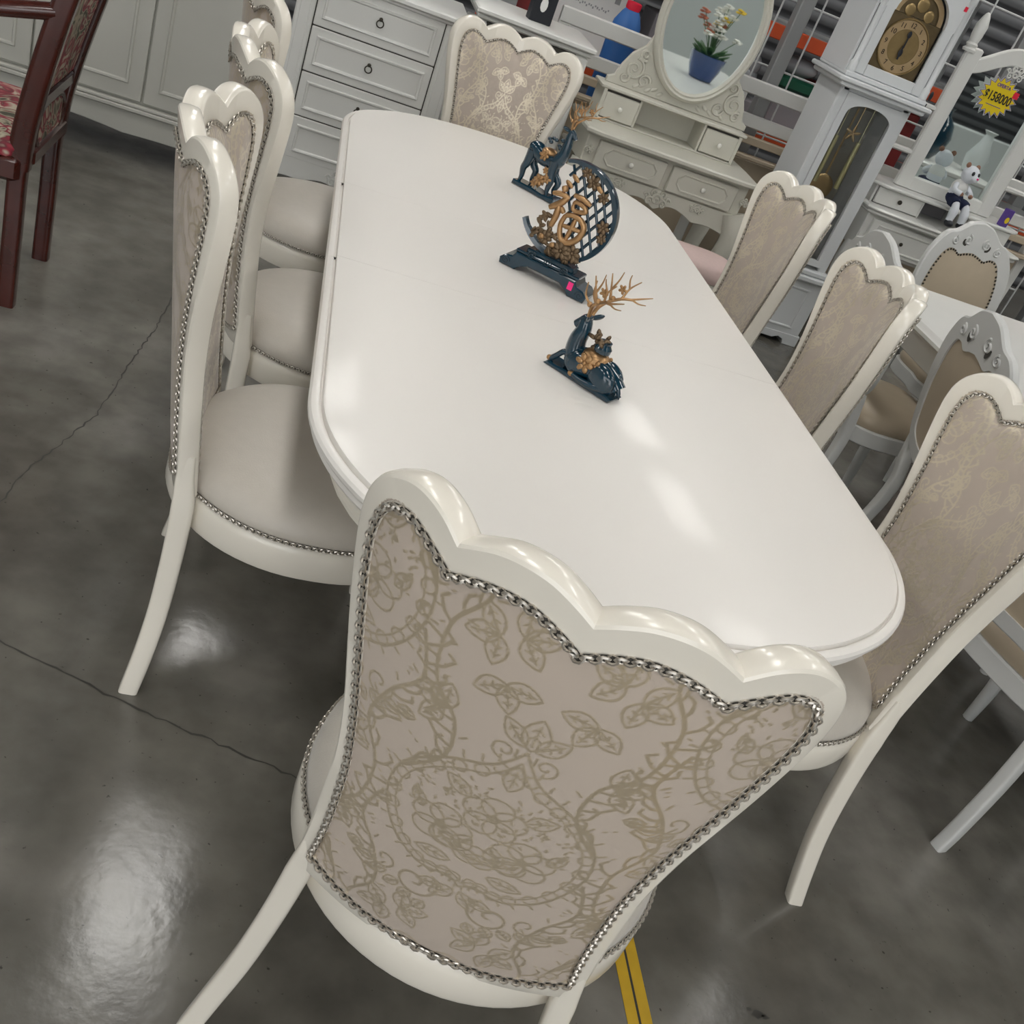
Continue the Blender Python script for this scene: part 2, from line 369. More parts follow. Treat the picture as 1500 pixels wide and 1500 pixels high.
# ------------------------------------------------------------------ damask pattern as a distance field
def damask_lines():
    S = []     # list of (polyline in tile units metres, halfwidth)
    def add(p, w=.0011, mir=True):
        S.append((p, w))
        if mir: S.append(([(-x, y) for x, y in p], w))
    def rose(cx, cy, r, n=5, a0=0, mir=False):
        for k in range(n):
            a = a0+2*PI*k/n; px, py = cx+r*.55*math.cos(a), cy+r*.55*math.sin(a)
            for q, w in ((.48,.0010),):
                add([(px+q*r*math.cos(t)*(1.15 if True else 1), py+q*r*math.sin(t)) for t in np.linspace(0,2*PI,15)], w, mir)
        add([(cx+.18*r*math.cos(t), cy+.18*r*math.sin(t)) for t in np.linspace(0,2*PI,10)], .0012, mir)
    def leaf(cx, cy, L, a, wd=.32, mir=True):
        u = (math.cos(a), math.sin(a)); n = (-u[1], u[0]); top = []; bot = []
        for t in np.linspace(0,1,9):
            h = wd*L*math.sin(PI*t)**.8*(1-.25*t); top.append((cx+u[0]*L*t+n[0]*h, cy+u[1]*L*t+n[1]*h)); bot.append((cx+u[0]*L*t-n[0]*h, cy+u[1]*L*t-n[1]*h))
        add(top+bot[::-1]+top[:1], .0010, mir)
        add([(cx+u[0]*L*t, cy+u[1]*L*t) for t in (.15,.8)], .0010, mir)
        for q in (.35,.6): add([(cx+u[0]*L*q-n[0]*.12*L*(1), cy+u[1]*L*q-n[1]*.12*L),(cx+u[0]*L*(q+.12), cy+u[1]*L*(q+.12)),(cx+u[0]*L*q+n[0]*.12*L, cy+u[1]*L*q+n[1]*.12*L)], .0008, mir)
    # pointed medallion (half outline, mirrored)
    half = smooth_path([(0,.125),(.018,.098),(.05,.078),(.078,.045),(.083,.005),(.066,-.035),(.036,-.056),(.012,-.052),(0,-.060)], 8)
    add(half, .0014)
    add([(x*.90, y*.90) for x, y in half], .0008)
    # scalloped band along the medallion
    for i in range(6, len(half)-4, 4):
        x, y = half[i]; add([(x*.93+.006*math.cos(t), y*.93+.006*math.sin(t)) for t in np.linspace(0,2*PI,9)], .0009)
    for i in range(4, len(half)-2, 3):
        x, y = half[i]; add([(x*1.03,y*1.03),(x*1.09,y*1.10)], .0010)
    rose(0,.040,.024,5,PI/2); rose(.034,.004,.024,5,.4,True);
    leaf(.022,.052,.026,.5); leaf(.052,.012,.020,1.0); leaf(.016,-.032,.030,-.1,.26); leaf(.0,.078,.030,PI/2,.3,False)
    add(smooth_path([(.0,.0),(.014,-.004),(.02,-.014)],6), .0011)
    # finial flower above, drops below
    leaf(0,.128,.034,PI/2,.34,False); leaf(.004,.130,.028,PI/2-.8); leaf(.003,-.066,.026,-.9); leaf(.012,-.07,.022,-.3)
    add(spiral((.016,.118),.010,.002,-1.6,1.2), .0010)
    # volutes under the medallion
    add([(x,y) for x,y in spiral((.034,-.083),.022,.003,2.2,1.35)], .0015); add(spiral((.064,-.078),.015,.002,.4,-1.2), .0012)
    for k in range(6): leaf(.02+.013*k, -.104+.004*k, .016, -1.2+.25*k, .4)
    # S-shaped acanthus bands between medallions
    band = smooth_path([(.098,.175),(.088,.135),(.108,.10),(.118,.06),(.100,.02),(.104,-.03),(.128,-.06),(.13,-.10),(.105,-.135)], 9)
    add(band, .0019)
    for i in range(3, len(band)-2, 3):
        x, y = band[i]; dx, dy = band[i+1][0]-band[i-1][0], band[i+1][1]-band[i-1][1]; l = math.hypot(dx,dy)+1e-9; nx, ny = dy/l, -dx/l
        s = .024*(.65+.35*math.sin(i*.35))
        add([(x,y),(x+nx*s*.6-dx/l*.004, y+ny*s*.6-dy/l*.004),(x+nx*s-dx/l*.012, y+ny*s-dy/l*.012),(x+nx*s*.8-dx/l*.017, y+ny*s*.8-dy/l*.017)], .0015)
        if i % 2: add([(x-nx*.005,y-ny*.005),(x-nx*.010-dx/l*.003, y-ny*.010-dy/l*.003)], .0010)
    # sprigs of three diamond leaves
    for (x, y, a) in ((.148,.045,.4),(.150,.0,-1.2),(.066,.122,.3),(.05,-.14,-.4),(.165,.16,1.2)):
        for d in (-1.25,0,1.25): leaf(x, y, .026, a+d, .36)
    # stippled filling
    r = random.Random(2)
    for k in range(60):
        x, y = r.uniform(.12,.175), r.uniform(-.16,-.10); add([(x,y),(x+r.uniform(-.003,.003), y+r.uniform(-.003,.003))], .0011)
    for k in range(14):
        x, y = r.uniform(.06,.10), r.uniform(.0,.16); add([(x,y),(x+.002,y+.001)], .0008)
    return S
def damask_field(us, zs):
    """pattern value on the rectangular grid us x zs"""
    F = np.full((len(us), len(zs)), 9.); SCL = 1.42; S = [([(x*SCL, y*SCL) for x, y in p_], w_*1.05) for p_, w_ in damask_lines()]
    PX, PZ = .52, .50
    tiles = []
    for i in (-2,-1,0,1,2):
        for j in (-2,-1,0,1,2,3):
            tiles.append((i*PX/2, .68+j*PZ/1.0+(PZ/2 if i % 2 else 0)))
    for (ox, oz) in tiles:
        if not (us[0]-.3 < ox < us[-1]+.3 and zs[0]-.3 < oz < zs[-1]+.3): continue
        for poly, w in S:
            P = np.array(poly)+[ox, oz]; pad = w+.0026
            if P[:,0].max() < us[0] or P[:,0].min() > us[-1] or P[:,1].max() < zs[0] or P[:,1].min() > zs[-1]: continue
            for (ax, az), (bx, bz) in zip(P[:-1], P[1:]):
                i0, i1 = np.searchsorted(us, [min(ax,bx)-pad, max(ax,bx)+pad]); j0, j1 = np.searchsorted(zs, [min(az,bz)-pad, max(az,bz)+pad])
                if i0 >= i1 or j0 >= j1: continue
                U, Z = us[i0:i1,None], zs[None,j0:j1]; dx, dz = bx-ax, bz-az; L2 = dx*dx+dz*dz+1e-12
                t = np.clip(((U-ax)*dx+(Z-az)*dz)/L2, 0, 1)
                d = np.hypot(U-ax-t*dx, Z-az-t*dz)-w
                np.minimum(F[i0:i1,j0:j1], d, out=F[i0:i1,j0:j1])
    v = np.clip(1-(F+.0002)/.0014, 0, 1); v = v*v*(3-2*v)
    B = np.zeros_like(F); UU, ZZ = np.meshgrid(us, zs, indexing='ij')
    for (ox, oz) in tiles:
        for poly, w in S:
            P = np.array(poly)
            if len(P) < 9 or np.hypot(*(P[0]-P[-1])) > .004 or abs(np.ptp(P[:,0])) > .08: continue
            P = P+[ox, oz]; i0, i1 = np.searchsorted(us, [P[:,0].min(), P[:,0].max()]); j0, j1 = np.searchsorted(zs, [P[:,1].min(), P[:,1].max()])
            if i0 >= i1 or j0 >= j1: continue
            B[i0:i1,j0:j1] = np.maximum(B[i0:i1,j0:j1], in_poly(UU[i0:i1,j0:j1], ZZ[i0:i1,j0:j1], [tuple(q) for q in P])*.16)
    hatch = .5+.5*np.sin((UU+ZZ*.6)*2*PI/.0075)
    return np.maximum(v, B*(.5+.5*hatch))

# ------------------------------------------------------------------ dining chair (scalloped damask back)
LEAN, K0, K1 = .093, .771, 1.481
def bs(u, z, off=0.):
    tt = (z-.45)/.6; k = K0+(K1-K0)*tt; y = -LEAN*tt+k*u*u; nx, ny = -2*k*u, 1.; l = math.hypot(nx, ny)
    return (u+nx/l*off, y+ny/l*off, z)
PAIR = [((0,.427),(0,.402)),((.077,.434),(.08,.407)),((.13,.447),(.14,.417)),((.18,.467),(.202,.432)),((.1735,.53),(.198,.52)),((.172,.60),(.196,.60)),
 ((.1735,.67),(.197,.68)),((.184,.745),(.207,.752)),((.199,.815),(.223,.82)),((.214,.88),(.239,.885)),((.226,.935),(.251,.942)),((.231,.975),(.2565,.985)),
 ((.228,1.003),(.253,1.018)),((.217,1.021),(.239,1.044)),((.198,1.029),(.215,1.062)),((.18,1.026),(.191,1.067)),((.158,1.015),(.165,1.060)),((.1385,1.003),(.141,1.043)),
 ((.122,1.012),(.122,1.055)),((.1,1.022),(.1,1.066)),((.075,1.028),(.075,1.071)),((.05,1.027),(.047,1.069)),((.022,1.016),(.020,1.058)),((0,1.003),(0,1.046))]
SHARP = {3, 17, 23, 0}
def seg_smooth(pts):
    """smooth between the corner indices 3, 17, 23"""
    out = []
    for a, b in ((0,3),(3,17),(17,23)): out += smooth_path(pts[a:b+1], 4)[:-1]
    return out+[pts[23]]
INN = seg_smooth([p[0] for p in PAIR]); OUT = seg_smooth([p[1] for p in PAIR])
IN_C = INN+[(-x, z) for x, z in INN[-2:0:-1]]; OUT_C = OUT+[(-x, z) for x, z in OUT[-2:0:-1]]
def in_poly(U, Z, poly):
    ins = np.zeros(U.shape, bool); n = len(poly)
    for i in range(n):
        x1, z1 = poly[i]; x2, z2 = poly[(i+1) % n]
        if z1 == z2: continue
        c = ((z1 > Z) != (z2 > Z)) & (U < (x2-x1)*(Z-z1)/(z2-z1)+x1); ins ^= c
    return ins
def panel_mesh(name, step, front):
    poly = IN_C if not front else [(x*.965, .72+(z-.72)*.985) for x, z in IN_C]
    us = np.arange(-.24,.2401,step); zs = np.arange(.42,1.04,step)
    F = damask_field(us, zs); U, Z = np.meshgrid(us, zs, indexing='ij')
    grow = [(x*1.02, .72+(z-.72)*1.012) for x, z in poly]
    ins = in_poly(U, Z, grow)
    tt = (Z-.45)/.6; k = K0+(K1-K0)*tt; Y = -LEAN*tt+k*U*U; nx = -2*k*U; l = np.hypot(nx, 1.)
    # distance from the edge, for the padding
    pc = np.array(poly); d = np.full(U.shape, 9.)
    for a, b in zip(pc, np.roll(pc,-1,0)):
        e = b-a; L2 = e@e+1e-12; t = np.clip(((U-a[0])*e[0]+(Z-a[1])*e[1])/L2, 0, 1); d = np.minimum(d, np.hypot(U-a[0]-t*e[0], Z-a[1]-t*e[1]))
    puff = 1-np.exp(-d/.03)
    off = (.036+.002+.016*puff) if front else (.001-.006*puff)
    V = np.stack([U+nx/l*off, Y+off/l, Z], -1).reshape(-1,3)
    nz = len(zs); ok = ins[:-1,:-1]|ins[1:,:-1]|ins[:-1,1:]|ins[1:,1:]
    I, J = np.nonzero(ok); q = np.stack([I*nz+J,(I+1)*nz+J,(I+1)*nz+J+1,I*nz+J+1],1)
    if front: q = q[:,::-1]
    used = np.unique(q); remap = np.full(len(V),-1); remap[used] = np.arange(len(used)); q = remap[q]; V = V[used]; Fv = F.reshape(-1)[used]
    me = bpy.data.meshes.new(name); me.vertices.add(len(V)); me.vertices.foreach_set('co', V.astype(np.float32).ravel())
    me.loops.add(len(q)*4); me.loops.foreach_set('vertex_index', q.astype(np.int32).ravel())
    me.polygons.add(len(q)); me.polygons.foreach_set('loop_start', np.arange(0,len(q)*4,4,dtype=np.int32))
    me.polygons.foreach_set('use_smooth', np.ones(len(q), bool))
    at = me.attributes.new('pattern','FLOAT','POINT'); at.data.foreach_set('value', Fv.astype(np.float32))
    me.update(calc_edges=True); me.validate(); return me
def braid(g, path, closed, normal, size=1.):
    """chain of little links along path; normal(i) is the way the braid faces"""
    P = [Vector(p) for p in path]
    if closed: P.append(P[0])
    L = [0.]
    for a, b in zip(P[:-1], P[1:]): L.append(L[-1]+(b-a).length)
    n = int(L[-1]/(.0078*size)); j = 0
    base = []
    for i in range(n):
        s = (i+.5)*L[-1]/n
        while L[j+1] < s: j += 1
        t = (s-L[j])/max(L[j+1]-L[j],1e-9); c = P[j].lerp(P[j+1], t); T = (P[j+1]-P[j]).normalized()
        N = Vector(normal(c)); N = (N-T*N.dot(T)).normalized(); B = T.cross(N); c = c+N*.0022
        tilt = .55 if i % 2 else -.55; B2 = B*math.cos(tilt)+N*math.sin(tilt); N2 = N*math.cos(tilt)-B*math.sin(tilt)
        rings = []
        for k in range(8):
            a = 2*PI*k/8; e = T*math.cos(a)*.0058*size+B2*math.sin(a)*.0042*size; er = e.normalized()
            rings.append([c+e+(er*math.cos(2*PI*m/4)+N2*math.sin(2*PI*m/4))*.0016*size for m in range(4)])
        g.loft(rings+[rings[0]], True, False)
    return g
def ribbon(g, path, closed, normal, w=.0042):
    P = [Vector(p) for p in path]; n = len(P); a = []; b = []
    for i in range(n):
        T = (P[(i+1) % n]-P[i-1]) if closed or 0 < i < n-1 else (P[min(i+1,n-1)]-P[max(i-1,0)])
        T.normalize(); N = Vector(normal(P[i])); N = (N-T*N.dot(T)).normalized(); B = T.cross(N); a.append(P[i]+B*w+N*.0012); b.append(P[i]-B*w+N*.0012)
    if closed: a.append(a[0]); b.append(b[0])
    g.grid([a,b]); return g
def seat_out(r, n=72):
    out = []
    for k in range(n):
        a = -PI/2+2*PI*k/n; c, s = math.cos(a), math.sin(a); e = 1. if s < 0 else .86
        out.append((r*math.copysign(abs(c)**e, c), .272+r*math.copysign(abs(s)**e, s)))
    return out
def build_dining_chair():
    root = thing('dining_chair', 'x', 'chair')
    T = .036; r = .006
    g = G(); n = len(IN_C); ring = []
    for i in range(n):
        (ui, zi), (uo, zo) = IN_C[i], OUT_C[i]; d = Vector((uo-ui, zo-zi)); L = d.length; d.normalize()
        w = lambda f, o: bs(ui+d.x*f, zi+d.y*f, o)
        ring.append([w(-.004,0), w(L-r,-.0005), w(L-r*.35,r*.3), w(L,r), w(L+.001,T/2), w(L,T-r), w(L-r*.35,T-r*.3), w(L-r,T+.0005), w(-.012,T), w(-.010,T/2)])
    ring.append(ring[0]); g.loft(ring, True, False)
    obj('back_frame', g, 'ivory', root, 32)
    obj('back_panel', panel_mesh('back_panel', .0016, False), 'damask', root, label='damask panel on the outside of the chair back')
    obj('front_panel', panel_mesh('front_panel', .0024, True), 'damask_front', root, label='padded damask panel on the inside of the chair back')
    def nb(p): k = K0+(K1-K0)*(p[2]-.45)/.6; return (2*k*p[0],-1,0)
    def nf(p): k = K0+(K1-K0)*(p[2]-.45)/.6; return (-2*k*p[0],1,0)
    pb = [bs(u, z, -.001) for u, z in IN_C]; pf = [bs(u*.965, .72+(z-.72)*.985, T+.002) for u, z in IN_C]
    obj('back_braid', braid(G(), pb, True, nb), 'pewter', root, label='pewter chain braid around the outer panel')
    obj('front_braid', braid(G(), pf, True, nf), 'pewter', root, label='pewter chain braid around the inner panel')
    obj('braid_backing', ribbon(ribbon(G(), pb, True, nb), pf, True, nf), 'gap', root)
    # seat ring, cushion, braid
    prof = [(.262,.352),(.272,.356),(.2755,.366),(.2755,.408),(.272,.420),(.266,.426)]
    obj('seat_frame', G().loft([[(x,y,z) for x,y in seat_out(R_)] for R_, z in prof]), 'ivory', root, 30)
    prof = [(.264,.420),(.2685,.432),(.267,.448),(.258,.466),(.238,.483),(.20,.496),(.14,.503),(.07,.506),(.005,.507)]
    obj('seat', G().loft([[(x,y,z) for x,y in seat_out(R_)] for R_, z in prof]), 'seat', root, 60)
    sp = [(x,y,.430) for x, y in seat_out(.2705, 120)]
    sn = lambda p: (p[0], p[1]-.272, .35*.27)
    obj('seat_braid', braid(G(), sp, True, sn, .85), 'pewter', root)
    obj('seat_braid_backing', ribbon(G(), sp, True, sn, .004), 'gap', root)
    for s in (-1, 1):
        path = smooth_path([(s*.1855,.038,.515),(s*.1865,.041,.465),(s*.190,.047,.41),(s*.203,.048,.30),(s*.222,.044,.18),(s*.244,.034,.08),(s*.262,.022,0)], 5)
        m = len(path); obj('leg', G().square(path, [.037-.004*k/m-(.021*(1-k/10) if k < 10 else 0) for k in range(m)], [.044-.008*k/m-(.018*(1-k/10) if k < 10 else 0) for k in range(m)]), 'ivory', root, 50)
        path = smooth_path([(s*.165,.455,.40),(s*.17,.462,.28),(s*.175,.468,.12),(s*.18,.475,0)], 4)
        m = len(path); obj('leg', G().square(path, [.046-.016*k/m for k in range(m)], [.046-.016*k/m for k in range(m)]), 'ivory', root, 50)
    return root
chair = build_dining_chair()
DG = 'scallop-backed dining chairs around the ivory table'
chair.location = (-.284,-1.604,0); chair.rotation_euler = (0,0,-.398)
kids_prop(chair, 'ivory dining chair at the near head of the table, damask back turned to the viewer', group=DG)
for cx, cy, th, lab in (
    (-.756,-.558,-1.557,'ivory dining chair by the cracked floor, first along the left side of the table'),
    (-.747,.081,-1.424,'ivory dining chair second along the left side of the table, between two others'),
    (-.802,.847,-1.45,'ivory dining chair last along the left side of the table, nearest the sideboard'),
    (.717,-.84,1.52,'ivory dining chair at the right front corner of the table, large bright damask back'),
    (.744,-.091,1.449,'ivory dining chair in the middle of the right side of the table'),
    (.77,.586,1.568,'ivory dining chair last along the right side, before the grandfather clock'),
    (.011,1.607,3.015,'ivory dining chair at the far head of the table, facing the viewer')):
    dup(chair, (cx,cy,0), th, lab, DG)

# ------------------------------------------------------------------ dining table
TW, TL, TN, TD = .55, 1.327, 2.055, .455
TLs = TL-TD
def t_out(inset, y0, y1, m=60):
    """right-hand half outline (x>=0) between y0 and y1 as (x,y), inset inward"""
    def base(t):      # t 0..1 along right side from y=-TL to TL
        if t < .42: a = (1-t/.42)*PI/2; return (TW*max(math.cos(a),0)**(2/TN), -TLs-TD*max(math.sin(a),0)**(2/TN))
        if t > .58: a = (t-.58)/.42*PI/2; return (TW*max(math.cos(a),0)**(2/TN), TLs+TD*max(math.sin(a),0)**(2/TN))
        return (TW, -TLs+2*TLs*(t-.42)/.16)
    N = 400; P = np.array([base(i/N) for i in range(N+1)])
    d = np.gradient(P, axis=0); nrm = np.stack([d[:,1],-d[:,0]],1); nrm /= np.linalg.norm(nrm,axis=1)[:,None]+1e-12
    Q = P-nrm*inset; Q[:,0] = np.maximum(Q[:,0],0)
    ys = Q[:,1]; yy0, yy1 = max(y0, ys.min()), min(y1, ys.max())
    keep = [tuple(q) for q in Q if yy0 < q[1] < yy1]
    s = lambda y: (float(np.interp(y, ys, Q[:,0])), y)
    res = ([s(yy0)] if yy0 > -TL+.1 else [tuple(Q[0])])+keep+([s(yy1)] if yy1 < TL-.1 else [tuple(Q[-1])])
    # resample
    R_ = np.array(res); L = np.r_[0,np.cumsum(np.linalg.norm(np.diff(R_,axis=0),axis=1))]; u = np.linspace(0,L[-1],m)
    return [(float(np.interp(q,L,R_[:,0])), float(np.interp(q,L,R_[:,1]))) for q in u]
def t_loop(inset, y0, y1):
    h = t_out(inset, y0, y1); return h+[(-x,y) for x,y in h[::-1]]
PROF = [(.060,.722),(.022,.724),(.012,.728),(.008,.734),(.010,.741),(.013,.7435),(.0125,.7455),(.003,.7475),(0,.752),(0,.7575),(.0035,.7625),(.010,.7648),(.0160,.7645),(.0175,.7600),(.0205,.7600),(.0220,.7692),(.0255,.770)]
table = thing('dining_table', 'long ivory extending dining table with rounded ends and a moulded edge', 'table', (0,0,0))
SY = .2575
for nm, y0, y1 in (('tabletop_end',-9,-SY-.0004),('table_leaf',-SY+.0004,SY-.0004),('tabletop_end',SY+.0004,9)):
    g = G(); g.loft([[(x,y,z) for x,y in t_loop(i,y0,y1)] for i, z in PROF]); obj(nm, g, 'tabletop', table, 25)
ap = [(.075,.655),(.062,.656),(.056,.661),(.056,.668),(.061,.673),(.063,.68),(.063,.7215),(.08,.7218)]
obj('apron', G().loft([[(x,y,z) for x,y in t_loop(i,-9,9)] for i, z in ap]), 'ivory', table, 25)
for s in (-1,1):
    yb = s*.62
    obj('pedestal', G().lathe([(.16,.06),(.17,.09),(.12,.13),(.075,.2),(.06,.3),(.085,.42),(.10,.5),(.07,.56),(.09,.6),(.15,.63),(.15,.656)], (0,yb,0), 28), 'ivory', table)
    for a in (.25,.75,1.25,1.75):
        dx, dy = math.cos(a*PI), math.sin(a*PI)
        pts = smooth_path([(dx*.08,yb+dy*.08,.14),(dx*.16,yb+dy*.16,.12),(dx*.23,yb+dy*.23,.06),(dx*.29,yb+dy*.29,.028)], 4)
        obj('foot', G().tube(pts, [.045-.017*k/len(pts) for k in range(len(pts))], 10), 'ivory', table)

# ------------------------------------------------------------------ ornaments on the table
TZ = .770
def antler(g, base, pts_list):
    for pts, r0, r1 in pts_list:
        q = smooth_path([(a+base[0], y, b+base[1]) for a, y, b in pts], 4); m = len(q)
        g.tube(q, [1.35*(r0+(r1-r0)*k/m) for k in range(m)], 6)
def petals(g, c, r, n, M4=None, th=.25):
    for k in range(n):
        a = 2*PI*k/n; R_ = Matrix.Rotation(a,3,'Y'); off = R_ @ Vector((r*.6,0,0)); m = R_ @ Matrix.Diagonal((1,1,1))
        g.ball((c[0]+off.x, c[1]+off.y, c[2]+off.z), (r*.5, r*th, r*.34), 8, 5, m)
    g.ball(c, r*.25, 8, 5)

# lying deer: local x along the body (head end at 0, tail end at .163), y across, z up
d1 = thing('deer_figurine', 'teal deer figurine lying down with branching gold antlers, nearest the front of the table', 'figurine', (-.079,-.493,TZ), math.atan2(-.113,.117), 'deer figurines on the table')
g = G()
g.prism([(-.006,0),(.005,.0)]+[(.03,0),(.12,0),(.158,0),(.162,.008),(.15,.013),(.10,.011),(.05,.012),(.02,.009),(.002,.009)], .05, lambda a,b,c: (a,c-.025,b), .003)
obj('base', g, 'teal', d1)
g = G()
body = smooth_path([(.048,0,.020),(.060,0,.034),(.085,0,.040),(.115,0,.040),(.140,0,.036),(.158,0,.024)], 5); m = len(body)
g.tube(body, [.018+.013*math.sin(PI*min(1,.25+k/m)) for k in range(m)], 14)
neck = smooth_path([(.052,0,.026),(.040,0,.045),(.036,0,.070),(.039,0,.092),(.038,0,.108),(.034,0,.116)], 5); m = len(neck)
g.tube(neck, [.025-.013*(k/m)**.7 for k in range(m)], 12)
hd = smooth_path([(.046,0,.116),(.038,0,.116),(.028,0,.106),(.019,0,.097)], 4); m = len(hd)
g.tube(hd, [.011,.0128]+[.0128-.0062*k/m for k in range(m-2)], 10)
for s in (-1,1):
    g.ball((.122,s*.016,.034),(.036,.016,.029),12,8,Matrix.Rotation(.4,3,'Y'))
    q = smooth_path([(.135,s*.020,.020),(.110,s*.026,.014),(.085,s*.026,.012),(.066,s*.024,.013)],4); g.tube(q,[.009-.004*k/len(q) for k in range(len(q))],8)
g.tube(smooth_path([(.046,-.012,.040),(.026,-.013,.040),(.012,-.013,.024),(.002,-.013,.011)],4), .006, 8)
g.tube(smooth_path([(.046,.012,.030),(.026,.015,.024),(.040,.016,.014),(.058,.016,.013)],4), .006, 8)
g.tube([(.156,0,.03),(.163,0,.02),(.168,0,.010)],[.006,.005,.001],6)
obj('body', g, 'teal', d1, 60)
for s in (-1,1):
    m4 = Matrix.Rotation(s*1.0,3,'Z') @ Matrix.Rotation(-.35,3,'Y')
    obj('ear', G().ball((.048,s*.019,.124),(.016,.0035,.006),10,6,Matrix.Rotation(s*1.05,3,'Z') @ Matrix.Rotation(-.3,3,'Y')), 'teal', d1)
def deer_antlers(parent, bx, bz, sc=1.):
    for s in (-1,1):
        g = G(); A = lambda *p: [(a*sc, y*s*sc, b*sc) for a, y, b in p]
        antler(g, (bx,bz), [
            (A((0,.004,0),(.002,.012,.020),(.012,.022,.036),(.030,.032,.050),(.048,.042,.056)), .0034*sc, .0018*sc),
            (A((-.001,.010,.022),(-.018,.014,.038),(-.022,.016,.062)), .0024*sc, .0006*sc),
            (A((.014,.024,.038),(.004,.028,.060),(-.006,.030,.084)), .0023*sc, .0006*sc),
            (A((.006,.027,.058),(.012,.030,.078),(.014,.033,.096)), .0018*sc, .0005*sc),
            (A((.030,.032,.050),(.034,.040,.072),(.048,.046,.092)), .0022*sc, .0005*sc),
            (A((.034,.040,.070),(.026,.044,.084),(.024,.048,.094)), .0016*sc, .0005*sc),
            (A((.044,.040,.055),(.060,.048,.064),(.078,.054,.074)), .0018*sc, .0005*sc),
            (A((.046,.041,.056),(.060,.044,.054),(.074,.046,.058)), .0016*sc, .0005*sc)])
        for p in A((-.004,.013,.026),(.016,.027,.044)): g.ball((bx+p[0],p[1],bz+p[2]),.0055*sc,8,6)
        petals(g, (bx+.024*sc, s*.034*sc, bz+.066*sc), .009*sc, 5)
        obj('antler', g, 'gold', parent, 60)
deer_antlers(d1, .041, .123, 1.05)
g = G()
g.ball((.088,0,.056),(.032,.030,.020),14,8); 
for s in (-1,1): petals(g,(.082,s*.027,.048),.020,6); petals(g,(.105,s*.024,.052),.014,5)
obj('saddle_cloth', g, 'gold', d1, 60)
g = G()
for k in range(16):
    a = random.uniform(0,2*PI); g.ball((.079+.016*math.cos(a)+random.uniform(-.006,.006), random.uniform(-.016,.016), .098+random.uniform(-.006,.006)),(.008,.006,.004),7,5,Matrix.Rotation(a,3,'Y'))
for k in range(6): g.ball((.070+.003*k, random.uniform(-.006,.006), .066+.005*k),(.007,.006,.005),7,5)
obj('flower', g, 'darkgold', d1, 60)
obj('flower_vase', G().lathe([(.010,.070),(.017,.076),(.018,.085),(.012,.094),(.014,.098)],(.094,0,0),14), 'teal', d1)
for c_ in ((.062,-.024,.013),(.064,.024,.013),(.0,-.013,.012)): obj('hoof', G().ball(c_,(.008,.006,.006),8,6), 'gold', d1)

# standing deer
d2 = thing('deer_figurine', 'teal standing deer figurine with gold antlers, behind the openwork disc', 'figurine', (0,.782,TZ), math.atan2(-.097,.111), 'deer figurines on the table')
obj('base', G().prism([(-.012,0),(.15,0),(.155,.01),(.14,.018),(.10,.013),(.06,.016),(.02,.015),(-.010,.014)], .056, lambda a,b,c:(a,c-.028,b), .004), 'teal', d2)
g = G()
b = smooth_path([(.010,0,.112),(.022,0,.118),(.05,0,.108),(.08,0,.106),(.100,0,.112),(.112,0,.124)],5); m = len(b)
g.tube(b,[.014+.011*math.sin(PI*min(1,.25+.75*k/m)) for k in range(m)],14)
q = smooth_path([(.098,0,.112),(.110,0,.135),(.113,0,.165),(.112,0,.192),(.114,0,.206)],5); m = len(q); g.tube(q,[.022-.012*(k/m)**.7 for k in range(m)],12)
q = smooth_path([(.106,0,.206),(.115,0,.207),(.126,0,.199),(.134,0,.192)],4); m = len(q); g.tube(q,[.008]+[.0105-.006*k/m for k in range(m-1)],10)
for x, s, fwd in ((.016,-1,-.012),(.022,1,.014),(.098,-1,.012),(.094,1,.03)):
    q = smooth_path([(x,s*.012,.112),(x+(-.004 if x < .05 else .004),s*.013,.075),(x+fwd*.9,s*.013,.055),(x+fwd*.7,s*.013,.030),(x+fwd,s*.013,.013)],4); m = len(q)
    g.tube(q,[.012*(1-k/m)+.0042 for k in range(m)],8)
g.tube([(.008,0,.122),(.0,0,.112),(-.003,0,.10)],[.005,.004,.001],6)
obj('body', g, 'teal', d2, 60)
for s in (-1,1): obj('ear', G().ball((.102,s*.017,.212),(.015,.0035,.006),10,6,Matrix.Rotation(PI+s*-1.0,3,'Z') @ Matrix.Rotation(-.3,3,'Y')), 'teal', d2)
deer_antlers(d2, .110, .214, .95)
g = G(); g.ball((.066,0,.128),(.026,.026,.012),12,7)
for s in (-1,1): petals(g,(.064,s*.025,.118),.016,6)
obj('saddle_cloth', g, 'gold', d2, 60)
g = G()
for k in range(7): g.ball((.072+.022*math.cos(k), .012*math.sin(2.1*k), .150+.004*k),(.008,.007,.006),7,5)
obj('flower', g, 'teal', d2, 60)
g = G()
for x, z, r_ in ((.074,.046,.018),(.098,.060,.015),(.060,.030,.012),(.086,.080,.011)): petals(g,(x,-.022,z),r_,6); petals(g,(x,.0,z),r_*.9,5)
g.tube([(.07,-.01,.02),(.085,-.01,.06),(.09,-.01,.09)],.003,6)
obj('peony', g, 'gold', d2, 60)

